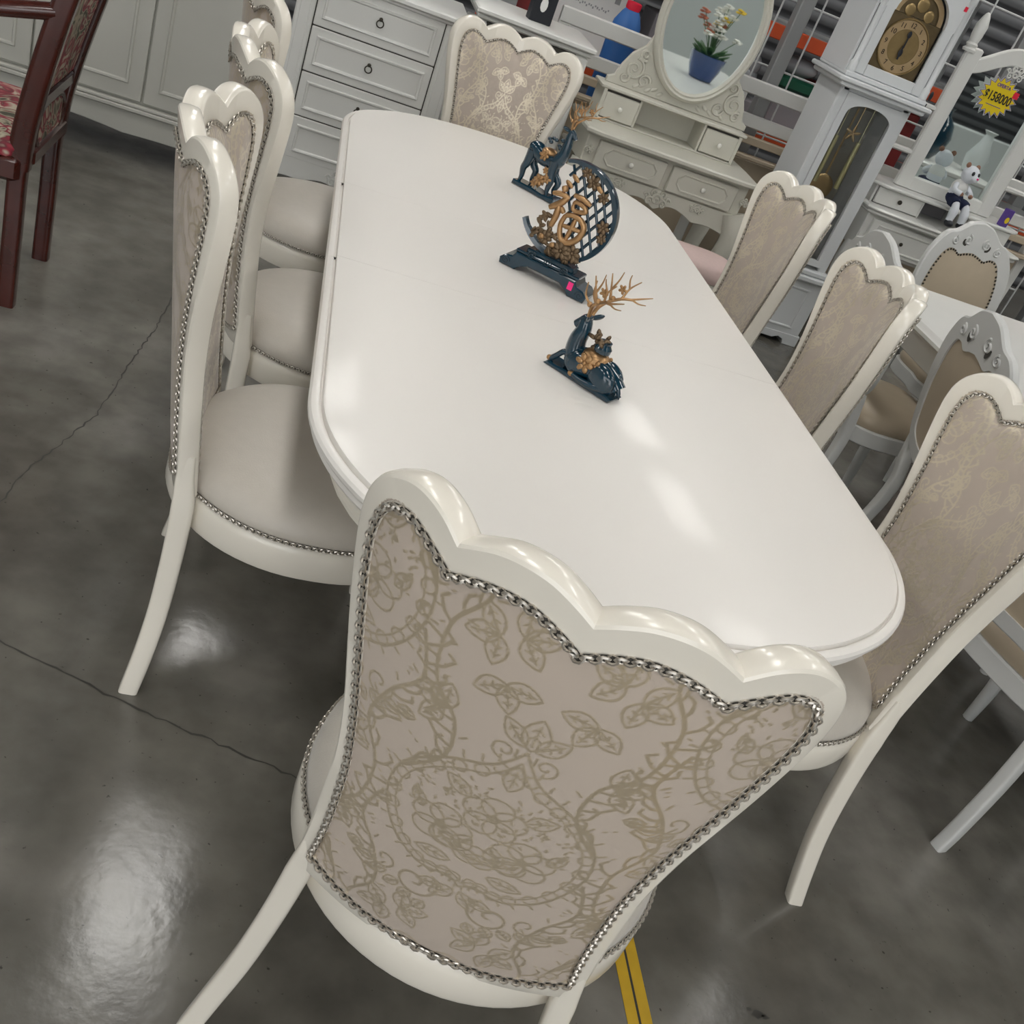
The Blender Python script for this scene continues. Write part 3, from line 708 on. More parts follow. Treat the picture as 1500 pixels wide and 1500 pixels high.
# openwork disc on a bench stand
ds = thing('disc_ornament', 'teal openwork disc on a bench stand with a gold character and flowers', 'ornament', (-.114,.037,TZ), math.atan2(-.109,.186))
g = G()
st = [(-.012,0),(.030,0),(.042,.012),(.060,.020),(.146,.020),(.164,.012),(.176,0),(.218,0),(.222,.014),(.210,.026),(.190,.030),(.184,.042),(.022,.042),(.016,.030),(-.002,.026),(-.014,.014)]
g.prism(st, .074, lambda a,b,c:(a,c-.037,b), .003)
g.box((.103,0,.046),(.17,.062,.008),.002).box((.103,0,.054),(.125,.046,.012),.003)
obj('stand', g, 'teal', ds, 30)
g = G()
for s in (-1,1):
    for cx in (.06,.103,.146): g.tube([(x,s*.036,z) for x,z in spiral((cx,.050),.011,.002,0,1.6,18)], .0016, 6)
    g.tube([(-.0+x,s*.0375,z) for x,z in spiral((.003,.013),.011,.002,0,1.5,18)],.0016,6); g.tube([(x,s*.0375,z) for x,z in spiral((.204,.013),.011,.002,PI,-1.5,18)],.0016,6)
obj('scroll_carving', g, 'teal', ds, 60)
DC, DR = (.100,.174), .113
g = G()
arc = [( DC[0]+DR*math.cos(a), 0, DC[1]+DR*math.sin(a)) for a in np.linspace(math.radians(113), math.radians(-150), 70)]
rings = []
for i, p in enumerate(arc):
    a = math.atan2(p[2]-DC[1], p[0]-DC[0]); c, s = math.cos(a), math.sin(a); w = .006 if 3 < i < 66 else .004
    rings.append([(p[0]-c*w,-.010,p[2]-s*w),(p[0]+c*.004,-.012,p[2]+s*.004),(p[0]+c*.005,0,p[2]+s*.005),(p[0]+c*.004,.012,p[2]+s*.004),(p[0]-c*w,.010,p[2]-s*w)])
g.loft(rings); obj('disc_rim', g, 'teal', ds, 40)
g = G()
for k in range(-7,8):      # lattice bars clipped to the right-hand part of the disc
    for sg in (1,-1):
        P = []
        for t in np.linspace(-.16,.16,60):
            x = DC[0]+k*.024+t*.55*sg; z = DC[1]+t
            if (x-DC[0])**2+(z-DC[1])**2 < (DR-.002)**2 and x > DC[0]-.012+.30*(DC[1]-z): P.append((x,sg*.0012,z))
        if len(P) > 2: g.tube([P[0],P[len(P)//2],P[-1]], .0036, 6)
obj('lattice', g, 'teal', ds, 60)
g = G()       # the gold good-fortune character, brushed strokes
FS = [([(.070,.226),(.078,.214)],.006),([(.050,.200),(.072,.206),(.092,.204)],.005),([(.088,.204),(.076,.186),(.054,.166)],.006),([(.074,.186),(.076,.160),(.073,.128)],.006),([(.080,.178),(.092,.168)],.005),
      ([(.100,.216),(.124,.216),(.146,.210)],.005),([(.106,.196),(.112,.204),(.134,.200),(.138,.190),(.112,.184),(.106,.196)],.0045),
      ([(.098,.166),(.094,.140),(.106,.112),(.128,.110),(.146,.130),(.150,.156),(.136,.170),(.114,.172),(.098,.166)],.0058),([(.100,.142),(.122,.144),(.146,.146)],.0045),([(.124,.170),(.122,.144),(.118,.114)],.0045)]
for pts, r_ in FS:
    q = smooth_path([(x,-.016,z) for x, z in pts], 5); m = len(q); g.tube(q, [r_*1.25*(.75+.35*math.sin(PI*k/(m-1))) for k in range(m)], 8)
obj('gold_character', g, 'gold', ds, 60)
g = G(); rr = random.Random(4)
for k in range(120):
    x = rr.uniform(.034,.165); z = .066+rr.uniform(0,.062)*max(.25,1-abs(x-.055)/.12)
    if x < .07: z = .085+rr.uniform(0,.065)
    if (x-DC[0])**2+(z-DC[1])**2 > (DR+.002)**2: continue
    g.ball((x,-.014+rr.uniform(-.006,.006),z),(rr.uniform(.006,.013),.003,rr.uniform(.003,.006)),7,5,Matrix.Rotation(rr.uniform(0,PI),3,'Y'))
g.tube(smooth_path([(.04,-.012,.14),(.052,-.014,.11),(.09,-.015,.08),(.15,-.014,.075)],5),.003,6)
obj('bronze_foliage', g, 'darkgold', ds, 60)
for x, y, z, r_, n_ in ((.118,-.019,.086,.022,7),(.146,-.018,.092,.020,7),(.070,-.018,.098,.017,6),(.19,-.009,.175,.016,6),(.130,-.009,.258,.017,6),(.165,-.009,.236,.014,6),(.196,-.009,.150,.013,6),(.108,-.009,.272,.013,6)):
    g = G(); petals(g,(x,y,z),r_,n_); obj('flower', g, 'darkgold', ds, 60)
for x, z in ((.088,.250),(.150,.250),(.078,.232)): obj('leaf', G().ball((x,-.010,z),(.012,.003,.006),8,5,Matrix.Rotation(.5,3,'Y')), 'gold', ds, 60)
for x, z in ((.062,.098),(.094,.090)): obj('berry', G().ball((x,-.020,z),(.008,.005,.007),8,5), 'gold', ds, 60)
obj('price_sticker', G().box((.176,-.0376,.026),(.013,.0008,.019),0), 'pink', ds, label='bright pink sticker')

# ------------------------------------------------------------------ furniture helpers
def panel_relief(g, x0, x1, z0, z1, y, w=.012, d=.007, octo=0.):
    """raised moulding frame on a front at y (faces -y)"""
    if octo: pts = [(x0+octo,z0),(x1-octo,z0),(x1,z0+octo),(x1,z1-octo),(x1-octo,z1),(x0+octo,z1),(x0,z1-octo),(x0,z0+octo)]
    else: pts = [(x0,z0),(x1,z0),(x1,z1),(x0,z1)]
    n = len(pts); rings = []
    for i in range(n):
        p, q, r = Vector(pts[i-1]), Vector(pts[i]), Vector(pts[(i+1) % n]); e1 = (q-p).normalized(); e2 = (r-q).normalized()
        n1 = Vector((-e1.y,e1.x)); n2 = Vector((-e2.y,e2.x)); b = (n1+n2); b = b/b.dot(n1) if abs(b.dot(n1)) > 1e-6 else n1
        rings.append([(q.x-b.x*0,y,q.y-b.y*0),(q.x+b.x*w*.25,y-d,q.y+b.y*w*.25),(q.x+b.x*w*.7,y-d*.8,q.y+b.y*w*.7),(q.x+b.x*w,y,q.y+b.y*w)])
    g.loft(rings+[rings[0]], False, False); return g
def scallop(x0, x1, zt, zb, y, t, n, depth=.03):
    """apron board with a shaped lower edge, as a polygon for prism"""
    top = [(x1,zt),(x0,zt)]; L = x1-x0; bot = []
    for i in range(n+1):
        u = i/n; e = .5-.5*math.cos(2*PI*u); z = zb+depth*(.55*e+.25*abs(math.sin(4*PI*u))+(.35 if abs(u-.5) < .0 else 0)-.22*math.exp(-((u-.5)/.05)**2))
        bot.append((x0+L*u, z))
    return top+bot
def relief_scrolls(g, c, y, s, mir=True, r=.0042):
    """carved scrollwork around (x,z)=c, facing -y"""
    for m in ((1,-1) if mir else (1,)):
        for (ox, oz, r0, a0, tn) in ((.0,.0,.5,.3,1.4),(.62,-.25,.38,2.5,-1.3),(.35,.55,.30,-1.,1.2),(.95,.15,.24,0,1.2)):
            g.tube([(c[0]+m*(ox*s+ (x)), y, c[1]+oz*s+z) for x, z in spiral((0,0),r0*s,.05*s,a0,tn,20)], [r*(1.2-.6*k/20) for k in range(21)], 6)
        for k in range(5):
            a = .4+.5*k; g.ball((c[0]+m*(.35*s+.5*s*math.cos(a)), y, c[1]+.1*s+.42*s*math.sin(a)),(.10*s,.004,.05*s),8,5,Matrix.Rotation(-m*a,3,'Y'))
    return g
def ring_pull(parent, x, z, y):
    h = obj('handle', G().ball((x,y-.004,z+.012),(.008,.005,.008),10,6).tube([(x+.014*math.cos(2*PI*k/16), y-.010, z-.004+.014*math.sin(2*PI*k/16)) for k in range(16)], .0026, 6, True), 'bronze', parent)
    return h
def knob(parent, x, z, y, m='knob', r=.012):
    return obj('knob', G().ball((x,y-r*1.1,z),(r,r*.8,r),12,8).tube([(x,y,z),(x,y-r,z)], r*.5, 8), m, parent)

# ------------------------------------------------------------------ long sideboard, left background
sb = thing('sideboard', 'long grey-white sideboard with panelled doors behind the red chair', 'cabinet', (-1.72,2.2,0))
W0, W1 = -1.15, .865
obj('carcass', G().box(((W0+W1)/2,.23,.57),(W1-W0,.44,.70),.004), 'sidegrey', sb)
obj('cabinet_top', G().box(((W0+W1)/2,.215,.935),(W1-W0+.04,.50,.03),.008), 'sidegrey', sb)
obj('plinth_moulding', G().box(((W0+W1)/2,.20,.215),(W1-W0+.03,.46,.018),.006).box(((W0+W1)/2,.20,.232),(W1-W0+.014,.45,.014),.004), 'sidegrey', sb)
obj('shaped_apron', G().prism(scallop(W0,W1,.207,.095,0,.02,120,.045), .02, lambda a,b,c:(a,c-.005,b), .003), 'sidegrey', sb)
for x in (W0+.03,W1-.03):
    for y in (.03,.41): obj('foot', G().lathe([(.03,.205),(.032,.16),(.02,.08),(.018,.03),(.026,.012),(.02,0)],(x,y,0),12), 'sidegrey', sb)
DX = [-1.14,-.87,-.44,-.01,.42,.855]
for i in range(5):
    a, b_ = DX[i]+.004, DX[i+1]-.004
    dr = obj('door', panel_relief(G().box(((a+b_)/2,.002,.575),(b_-a,.022,.65),.003), a+.055, b_-.055, .31, .845, -.009, .016, .007), 'sidegrey', sb, 25)
    hx = b_-.02 if i % 2 == 0 else a+.02
    obj('handle', G().tube([(hx,-.012,.71),(hx,-.026,.70),(hx,-.026,.655),(hx,-.016,.645)],.005,8).ball((hx,-.012,.715),(.009,.006,.012),8,6), 'bronze', dr)

# ------------------------------------------------------------------ chest of drawers
ch = thing('chest_of_drawers', 'grey-white chest of four drawers with dark ring pulls, left of the far chair', 'chest of drawers', (-.46,2.2,0))
obj('carcass', G().box((0,.23,.585),(.66,.44,.72),.004), 'white', ch)
for s in (-1,1): obj('corner_post', G().box((s*.295,.0,.585),(.075,.03,.72),.006).box((s*.295,-.013,.585),(.04,.008,.62),.004), 'white', ch)
obj('chest_top', G().box((0,.215,.962),(.70,.52,.024),.008).box((0,.22,.944),(.68,.49,.014),.005), 'white', ch)
for i in range(4):
    z1 = .94-.18*i; z0 = z1-.175
    dr = obj('drawer', panel_relief(G().box((0,-.002,(z0+z1)/2),(.505,.022,z1-z0),.003), -.225,.225,z0+.03,z1-.03,-.013,.014,.008), 'white', ch, 25)
    ring_pull(dr, 0, (z0+z1)/2+.004, -.021)
obj('drawer_gaps', G().box((0,.006,.585),(.515,.02,.72),0), 'gap', ch)
obj('shaped_apron', G().prism(scallop(-.33,.33,.228,.125,0,.02,80,.05), .022, lambda a,b,c:(a,c-.012,b), .003), 'white', ch)
g = G(); relief_scrolls(g,(0,.185),-.014,.05); obj('apron_carving', g, 'white', ch, 60)
for s in (-1,1):
    for y in (.03,.42): obj('foot', G().tube(smooth_path([(s*.29,y,.23),(s*.305,y,.15),(s*.295,y,.07),(s*.31,y-.01,.012)],4),[.036-.0015*k for k in range(13)],10), 'white', ch)

# ------------------------------------------------------------------ low dresser behind the far chair
dc = thing('dresser', 'white dresser with a thick top standing behind the far dining chair', 'dresser', (.185,2.43,0))
obj('carcass', G().box((0,.22,.50),(.50,.42,.86),.004), 'white', dc)
obj('dresser_top', G().box((.01,.205,1.008),(.55,.50,.024),.009).box((.01,.21,.985),(.53,.46,.022),.008), 'white', dc)
for s in (-1,1): obj('corner_post', G().box((s*.235,.0,.52),(.06,.04,.90),.008).box((s*.235,-.018,.55),(.03,.008,.70),.004), 'white', dc)
for i in range(4):
    z1 = .955-.21*i; dr = obj('drawer', panel_relief(G().box((0,-.002,z1-.10),(.40,.022,.19),.003),-.17,.17,z1-.165,z1-.035,-.013,.012,.007), 'white', dc, 25)
    ring_pull(dr, 0, z1-.095, -.02)
obj('drawer_gaps', G().box((0,.0,.53),(.412,.02,.88),0), 'gap', dc)
for s in (-1,1):
    for y in (.02,.40): obj('foot', G().lathe([(.03,.10),(.034,.06),(.02,.02),(.024,0)],(s*.24,y,0),12), 'white', dc)
bx = thing('perfume_box', 'small black box with a pale oval standing on the white dresser', 'box', (.215,2.60,1.0205), .15)
obj('box_body', G().box((0,0,.065),(.105,.06,.13),.003), 'black', bx)
obj('oval_emblem', G().ball((-.005,-.031,.075),(.017,.0012,.030),16,6), 'paper', bx)

# ------------------------------------------------------------------ white slatted bed frame behind the row
rl = thing('bed_frame', 'white wooden bed frame with two long rails behind the dressing tables', 'bed', (1.9,3.10,0))
RX0, RX1 = -1.5, 1.6
obj('rail', G().box(((RX0+RX1)/2,0,1.045),(RX1-RX0,.035,.075),.006), 'white', rl)
obj('rail', G().box(((RX0+RX1)/2,0,.885),(RX1-RX0,.035,.065),.006), 'white', rl)
for x in (RX0+.03,-.47,RX1-.03): obj('post', G().box((x,.012,.54),(.06,.05,1.08),.006), 'white', rl)
obj('headboard_panel', G().box(((RX0+RX1)/2,.01,.42),(RX1-RX0,.02,.55),.004), 'palewood', rl)
obj('slat_ledge', G().box(((RX0+RX1)/2,-.05,.72),(RX1-RX0,.07,.022),.004).box(((RX0+RX1)/2,-.03,.80),(RX1-RX0,.05,.04),.004), 'palewood', rl)

# ------------------------------------------------------------------ dressing table with oval mirror
va = thing('dressing_table', 'cream carved dressing table with a tilting oval mirror', 'dressing table', (.92,2.2,0))
g = G(); outl = [(-.425,-.02),(-.36,-.045),(.36,-.045),(.425,-.02),(.435,.20),(.425,.40),(-.425,.40),(-.435,.20)]
g.prism(outl, .026, lambda a,b,c:(a,b,c+.728), .007); obj('tabletop', g, 'cream', va, 30)
obj('carcass', G().box((0,.19,.655),(.80,.36,.14),.006), 'cream', va)
for s in (-1,1):
    dr = obj('drawer', panel_relief(G().box((s*.18,.0,.655),(.33,.03,.115),.004), s*.18-.13, s*.18+.13, .615,.695,-.014,.010,.006,.028), 'cream', va, 25)
    knob(dr, s*.18, .655, -.016)
    g = G(); relief_scrolls(g,(s*.39,.655),-.004,.028,False); obj('corner_carving', g, 'cream', va, 60)
obj('shaped_apron', G().prism(scallop(-.40,.40,.590,.475,0,.02,90,.075), .02, lambda a,b,c:(a,c+.0,b), .003), 'cream', va)
for x_, z_, s_ in ((0,.545,.055),(.2,.56,.03),(-.2,.56,.03)): obj('apron_carving', relief_scrolls(G(),(x_,z_),-.003,s_), 'cream', va, 60)
for s in (-1,1):
    for y, ys in ((.02,-1),(.36,1)):
        q = smooth_path([(s*.38,y,.59),(s*.41,y+ys*.02,.48),(s*.385,y,.28),(s*.36,y-ys*.0,.12),(s*.385,y+ys*.02,.02)],5); m = len(q)
        obj('leg', G().tube(q,[.042*(1-k/m)+.016 for k in range(m)],10), 'cream', va)
# upper drawer box
obj('upper_box', G().box((0,.31,.893),(.74,.18,.016),.006).box((0,.395,.82),(.70,.02,.13),.003).box((0,.31,.758),(.70,.17,.008),.002).box((-.345,.31,.82),(.016,.17,.135),.002).box((.345,.31,.82),(.016,.17,.135),.002).box((-.165,.315,.82),(.012,.16,.135),.002).box((.165,.315,.82),(.012,.16,.135),.002), 'cream', va)
for s in (-1,1):
    dr = obj('drawer', G().box((s*.255,.232,.82),(.164,.018,.108),.004), 'cream', va); knob(dr, s*.255,.82,.223)
    obj('drawer_gap', G().box((s*.255,.238,.8795),(.168,.012,.010),0), 'gap', va)
# carved mirror support
def support():
    P = [(-.36,.901),(-.36,.925),(-.33,.94),(-.315,.99),(-.285,1.05),(-.235,1.10),(-.215,1.16),(-.20,1.24),(-.215,1.30),(-.20,1.325),(-.17,1.31),(-.13,1.25),(-.12,1.1),(-.05,.98)]
    return [(x+.02,z) for x,z in P]+[(.02-x,z) for x,z in P[::-1]]
obj('mirror_support', G().prism(support(), .024, lambda a,b,c:(a,c+.315,b), .004), 'cream', va, 30)
for s in (-1,1):
    g = G()
    for c_, r0, a0, tn in (((s*.255,.99),.050,PI*.5,s*1.6),((s*.19,.955),.030,0,-s*1.4),((s*.225,1.06),.026,-1.,s*1.3),((s*.285,.945),.024,1.,s*1.2),((s*.205,1.16),.018,2.,-s*1.2),((s*.205,1.30),.020,0,s*1.3)):
        g.tube([(x,.312,z) for x,z in spiral(c_,r0,.006,a0,tn,24)],[.0065*(1.2-.6*k/24) for k in range(25)],6)
    for k in range(5): g.ball((s*(.10+.03*k),.312,.925+.012*(k % 2)),(.018,.006,.009),8,5,Matrix.Rotation(s*.6,3,'Y'))
    obj('finial', G().ball((s*.215+.02,.31,1.33),(.018,.016,.018),10,7), 'cream', va, 60)
    g.v = [(x+.02,y,z) for x,y,z in g.v]; obj('support_carving', g, 'cream', va, 60)
EC, EW, EH = (.025,1.275), .213, .305
def ell(w, h, y, n=56): return [(EC[0]+w*math.cos(2*PI*k/n), y, EC[1]+h*math.sin(2*PI*k/n)) for k in range(n)]
fr_ = obj('mirror_frame', G().loft([ell(EW-.002,EH-.002,.30),ell(EW-.002,EH-.002,.285),ell(EW+.006,EH+.006,.276),ell(EW+.014,EH+.014,.280),ell(EW+.022,EH+.022,.272),ell(EW+.034,EH+.034,.280),ell(EW+.038,EH+.038,.295),ell(EW+.036,EH+.036,.312),ell(EW-.002,EH-.002,.312)], True, False), 'cream', va, 50)
obj('mirror', G().add(ell(EW,EH,.296)+[(EC[0],.296,EC[1])], [(k,(k+1) % 56,56) for k in range(56)]), 'mirror', va)
sto = thing('stool', 'pink upholstered stool tucked between dressing table and dining chair', 'stool', (1.07,1.86,0))
obj('cushion', G().loft([[(x*s_,y*s_,z) for x,y in [(.20*math.copysign(abs(math.cos(t))**.6,math.cos(t)),.14*math.copysign(abs(math.sin(t))**.6,math.sin(t))) for t in np.linspace(0,2*PI,33)[:-1]]] for s_, z in ((.97,.385),(1,.395),(1.02,.415),(1.,.44),(.9,.458),(.6,.468),(.05,.472))]), 'pinkfab', sto, 60)
obj('stool_frame', G().box((0,0,.36),(.38,.26,.05),.008), 'cream', sto)
for sx in (-1,1):
    for sy in (-1,1): obj('leg', G().tube(smooth_path([(sx*.16,sy*.10,.35),(sx*.175,sy*.115,.25),(sx*.16,sy*.10,.12),(sx*.17,sy*.11,0)],4),[.022-.0007*k for k in range(13)],8), 'cream', sto)

# ------------------------------------------------------------------ grandfather clock
ck = thing('grandfather_clock', 'tall white grandfather clock with a brass dial behind the dining chairs', 'clock', (1.815,2.45,0))
def clk(name, *bxs, m='grey_white', ang=30):
    g = G()
    for c_, d_, b_ in bxs: g.box(c_, d_, b_)
    return obj(name, g, m, ck, ang)
clk('plinth', ((0,.15,.20),(.44,.32,.30),.006), ((0,.14,.365),(.48,.36,.03),.010), ((0,.145,.395),(.43,.34,.03),.010))
obj('plinth_panel', panel_relief(G(), -.16,.16,.09,.31,-.010,.014,.006), 'grey_white', ck)
obj('shaped_foot', G().prism([(-.23,.06),(.23,.06),(.23,0),(.15,0),(.14,.025),(.11,.035),(.08,.02),(-.08,.02),(-.11,.035),(-.14,.025),(-.15,0),(-.23,0)], .33, lambda a,b,c:(a,c-.012,b), .003), 'grey_white', ck)
clk('waist', ((-.186,.15,.83),(.012,.28,.86),.002), ((.186,.15,.83),(.012,.28,.86),.002), ((0,.29,.83),(.37,.012,.86),.002), ((-.168,.02,.83),(.045,.03,.86),.006), ((.168,.02,.83),(.045,.03,.86),.006))
obj('waist_back', G().box((0,.28,.83),(.35,.008,.84),0), 'clockin', ck)
def arch_frame(x, z0, z1, w, arch, y, t):
    """door leaf with an arched opening"""
    n = 14; inn = [(-x+w,z0+w),(x-w,z0+w)]+[((x-w)*math.cos(PI*k/n)*1., z1-w-arch+arch*math.sin(PI*k/n)**.8) for k in range(n+1)]
    out = [(-x,z0),(x,z0)]+[(x if k < 3 else (-x if k > n-3 else x*math.cos(PI*(k-3)/(n-6))), z1 if 2 < k < n-2 else (z1-arch*.2 if k not in (2,n-2) else z1)) for k in range(n+1)]
    rings = []
    for (a,b),(c,d) in zip(inn,out): rings.append([(a,y,b),(c,y,d),(c,y+t,d),(a,y+t,b)])
    return G().loft(rings+[rings[0]], True, False)
dr = obj('waist_door', arch_frame(.150,.43,1.228,.032,.06,-.004,.022), 'grey_white', ck, 30)
obj('door_glass', G().box((0,.009,.82),(.22,.003,.72),0), 'glass', dr)
pd = obj('pendulum', G().box((0,.13,.97),(.010,.004,.40),0).ball((0,.125,.78),(.065,.008,.065),20,8), 'brass', ck)
for x in (-.062,.062): obj('clock_weight', G().tube([(x,.09,.80),(x,.09,1.03)],.012,10).tube([(x,.09,1.03),(x,.09,1.2)],.0015,5), 'paleyellow', ck)
g = G()
for k in range(5):
    a = PI/2+2*PI*k/5; g.ball((0.0+.020*math.cos(a),.07,1.06+.020*math.sin(a)),(.022,.004,.008),8,5,Matrix.Rotation(-a,3,'Y'))
g.tube([(0,.07,1.06),(0,.07,1.2)],.002,5)
obj('hanging_star', g, 'brass', ck)
clk('hood_stiles', ((-.198,.03,1.605),(.046,.03,.62),.004), ((.198,.03,1.605),(.046,.03,.62),.004), ((0,.031,1.325),(.36,.03,.04),.004))
clk('waist_rail', ((0,.02,1.243),(.36,.03,.03),.003))
clk('hood_moulding', ((0,.13,1.275),(.50,.38,.022),.009), ((0,.135,1.255),(.46,.36,.022),.009), ((0,.14,1.298),(.44,.34,.024),.008))
HB = 1.30
clk('hood', ((-.215,.15,1.70),(.014,.30,.80),.003), ((.215,.15,1.70),(.014,.30,.80),.003), ((0,.298,1.70),(.43,.012,.80),.002), ((0,.15,2.10),(.44,.31,.02),.004))
for s in (-1,1): obj('hood_column', G().lathe([(.020,1.31),(.020,1.35),(.013,1.36),(.014,1.5),(.013,1.72),(.020,1.73),(.020,1.77)],(s*.196,-.008,0),14), 'grey_white', ck)
obj('hood_door', G().box((-.157,.0,1.60),(.05,.022,.58),.005).box((.157,.0,1.60),(.05,.022,.58),.005).box((0,.001,1.335),(.264,.020,.05),.004), 'grey_white', ck)
n = 16; arc_in = [(.132*math.cos(PI*k/n), 1.60+.125*math.sin(PI*k/n)) for k in range(n+1)]; arc_out = [((.215 if k < n//2 else -.215) if k in (0,n) else .215*max(-1,min(1,1.35*math.cos(PI*k/n))), 1.88 if 3 < k < n-3 else (1.60 if k in (0,n) else 1.88)) for k in range(n+1)]
g = G(); rings = [[(a,-.012,b),(c,-.012,d),(c,.012,d),(a,.012,b)] for (a,b),(c,d) in zip(arc_in,arc_out)]; g.loft(rings); obj('hood_arch', g, 'grey_white', ck, 30)
obj('hood_cornice', G().box((0,.13,1.90),(.50,.38,.03),.01).prism([(-.24,1.915),(.24,1.915),(.20,2.0),(.05,2.08),(0,2.02),(-.05,2.08),(-.20,2.0)], .03, lambda a,b,c:(a,c-.03,b), .005), 'grey_white', ck)
dl = obj('dial', G().box((0,.028,1.475),(.264,.012,.25),.002).lathe([(.118,-.006),(.118,.0)],(0,0,0),4), 'brassdark', ck) if False else obj('dial', G().box((0,.028,1.475),(.264,.012,.25),.002), 'brassdark', ck)
def disc(c, r0, r1, y, t=.006, n=40):
    return [[(c[0]+r0*math.cos(2*PI*k/n),y,c[1]+r0*math.sin(2*PI*k/n)) for k in range(n)],[(c[0]+r0*math.cos(2*PI*k/n),y-t,c[1]+r0*math.sin(2*PI*k/n)) for k in range(n)],[(c[0]+r1*math.cos(2*PI*k/n),y-t,c[1]+r1*math.sin(2*PI*k/n)) for k in range(n)],[(c[0]+r1*math.cos(2*PI*k/n),y,c[1]+r1*math.sin(2*PI*k/n)) for k in range(n)]]
DCZ = 1.475
obj('chapter_ring', G().loft(disc((0,DCZ),.075,.112,.022,.004),True,False), 'brassface', dl)
obj('dial_centre', G().loft(disc((0,DCZ),.001,.074,.022,.003),True,False), 'brass', dl)
obj('dial_bezel', G().tube([(.117*math.cos(2*PI*k/40),.016,DCZ+.117*math.sin(2*PI*k/40)) for k in range(40)],.0035,6,True), 'brass', dl)
for h in range(1,13):
    a = PI/2-2*PI*h/12; text_mesh('numeral', str(h), .030, (lambda X0_, Z0_: (lambda x,y,z: (X0_+x, .0165-z, Z0_+y)))(.093*math.cos(a), DCZ+.093*math.sin(a)), 'bronze', dl)
obj('clock_hand', G().box((0,.012,DCZ+.032),(.007,.002,.07),0).ball((0,.012,DCZ+.055),(.010,.0015,.016),10,5), 'black', dl)
obj('clock_hand', G().box((-.004,.009,DCZ-.024),(.008,.002,.06),0).ball((-.003,.009,DCZ-.025),(.011,.0015,.018),10,5), 'black', dl)
md = obj('moon_dial', G().loft([[(.125*math.cos(PI*k/20),.026,1.600+.118*math.sin(PI*k/20)) for k in range(21)],[(.0001*math.cos(PI*k/20),.024,1.602) for k in range(21)]],False,False), 'brassdark', ck)
obj('moon_arch', G().loft([[(.125*math.cos(PI*k/20),.020,1.600+.118*math.sin(PI*k/20)) for k in range(21)],[(.10*math.cos(PI*k/20),.018,1.600+.094*math.sin(PI*k/20)) for k in range(21)]],False,False), 'brassface', md)
g = G()
for x, z, r_ in ((0,1.655,.030),(-.05,1.622,.026),(.05,1.622,.026)): g.ball((x,.022,z),(r_,.004,r_),18,6)
obj('moon', g, 'brass', md)
obj('price_sticker', G().box((.18,-.0135,1.705),(.020,.002,.020),0), 'red', ck, label='small red square sticker')
obj('dangling_tag', G().ball((.232,-.01,1.335),(.010,.006,.022),8,6).tube([(.232,-.01,1.30),(.228,-.012,1.27)],.003,5), 'black', ck, label='small black tag hanging beside the hood')

# ------------------------------------------------------------------ dressing table with arched mirror, right
fd = thing('dressing_table', 'white dressing table with a square arched mirror and yellow price tag', 'dressing table', (2.545,2.52,-0.0))
outl = [(-.47,.0),(-.42,-.03),(-.2,-.055),(0,-.06),(.2,-.055),(.42,-.03),(.47,.0),(.47,.40),(-.47,.40)]
obj('tabletop', G().prism(outl, .018, lambda a,b,c:(a,b,c+.770), .007).prism([(x*.975,y*.95+.006) for x,y in outl], .018, lambda a,b,c:(a,b,c+.752), .006), 'white', fd, 30)
obj('carcass', G().box((0,.22,.66),(.88,.42,.19),.006), 'white', fd)
for s in (-1,1):
    dr = obj('drawer', panel_relief(G().box((s*.21,.002,.66),(.39,.03,.15),.004),s*.21-.16,s*.21+.16,.605,.715,-.013,.012,.006), 'white', fd, 25); knob(dr,s*.21,.66,-.014,'bronze',.010)
    for y in (.03,.40):
        q = smooth_path([(s*.41,y,.58),(s*.435,y-.01,.46),(s*.41,y,.24),(s*.395,y,.1),(s*.42,y-.01,.012)],5); m = len(q); obj('leg', G().tube(q,[.045*(1-k/m)+.016 for k in range(m)],10), 'white', fd)
obj('upper_box', G().prism([(-.45,.10),(-.40,.06),(.40,.06),(.45,.10),(.45,.36),(-.45,.36)], .016, lambda a,b,c:(a,b,c+.876), .005).box((0,.34,.83),(.84,.02,.09),.002).box((-.415,.22,.83),(.014,.23,.09),.002).box((.415,.22,.83),(.014,.23,.09),.002).box((-.135,.22,.83),(.012,.24,.09),.002).box((.135,.22,.83),(.012,.24,.09),.002), 'white', fd)
for s in (-1,1):
    dr = obj('drawer', G().box((s*.275,.098,.832),(.262,.018,.082),.004), 'white', fd); knob(dr,s*.275,.832,.089,'bronze',.012)
dr = obj('shelf_back', G().box((0,.30,.83),(.25,.01,.085),0), 'greybox', fd)
# mirror frame: posts, arch, glass
for s in (-1,1):
    po = obj('mirror_post', G().box((s*.255,.19,1.24),(.085,.036,.70),.008), 'white', fd)
    obj('finial', G().lathe([(.030,0),(.034,.012),(.022,.022),(.030,.034),(.022,.044),(.028,.075),(.030,.12),(.018,.16),(.010,.175),(.002,.18)],(s*.285,.19,1.56),14), 'white', po)
def arch_board():
    top = []; bot = []
    for k in range(25):
        u = -1+2*k/24; x = .262*u; e = .5+.5*math.cos(PI*u); top.append((x, 1.535+.125*e**.8)); bot.append((x, 1.475+.105*e**1.1))
    return bot+top[::-1]
obj('mirror_arch', G().prism(arch_board(), .03, lambda a,b,c:(a,c+.175,b), .005), 'white', fd, 30)
obj('mirror_rail', G().box((0,.19,.925),(.45,.03,.07),.006), 'white', fd)
g = G(); g.box((0,.205,1.22),(.44,.006,.56),0); obj('mirror', g, 'mirror', fd)
g = G(); relief_scrolls(g,(0,1.545),.172,.045); obj('arch_carving', g, 'white', fd, 60)
for s in (-1,1):
    obj('side_shelf', G().box((s*.36,.20,1.06),(.13,.05,.022),.005).box((s*.36,.20,1.28),(.13,.05,.022),.005), 'white', fd)
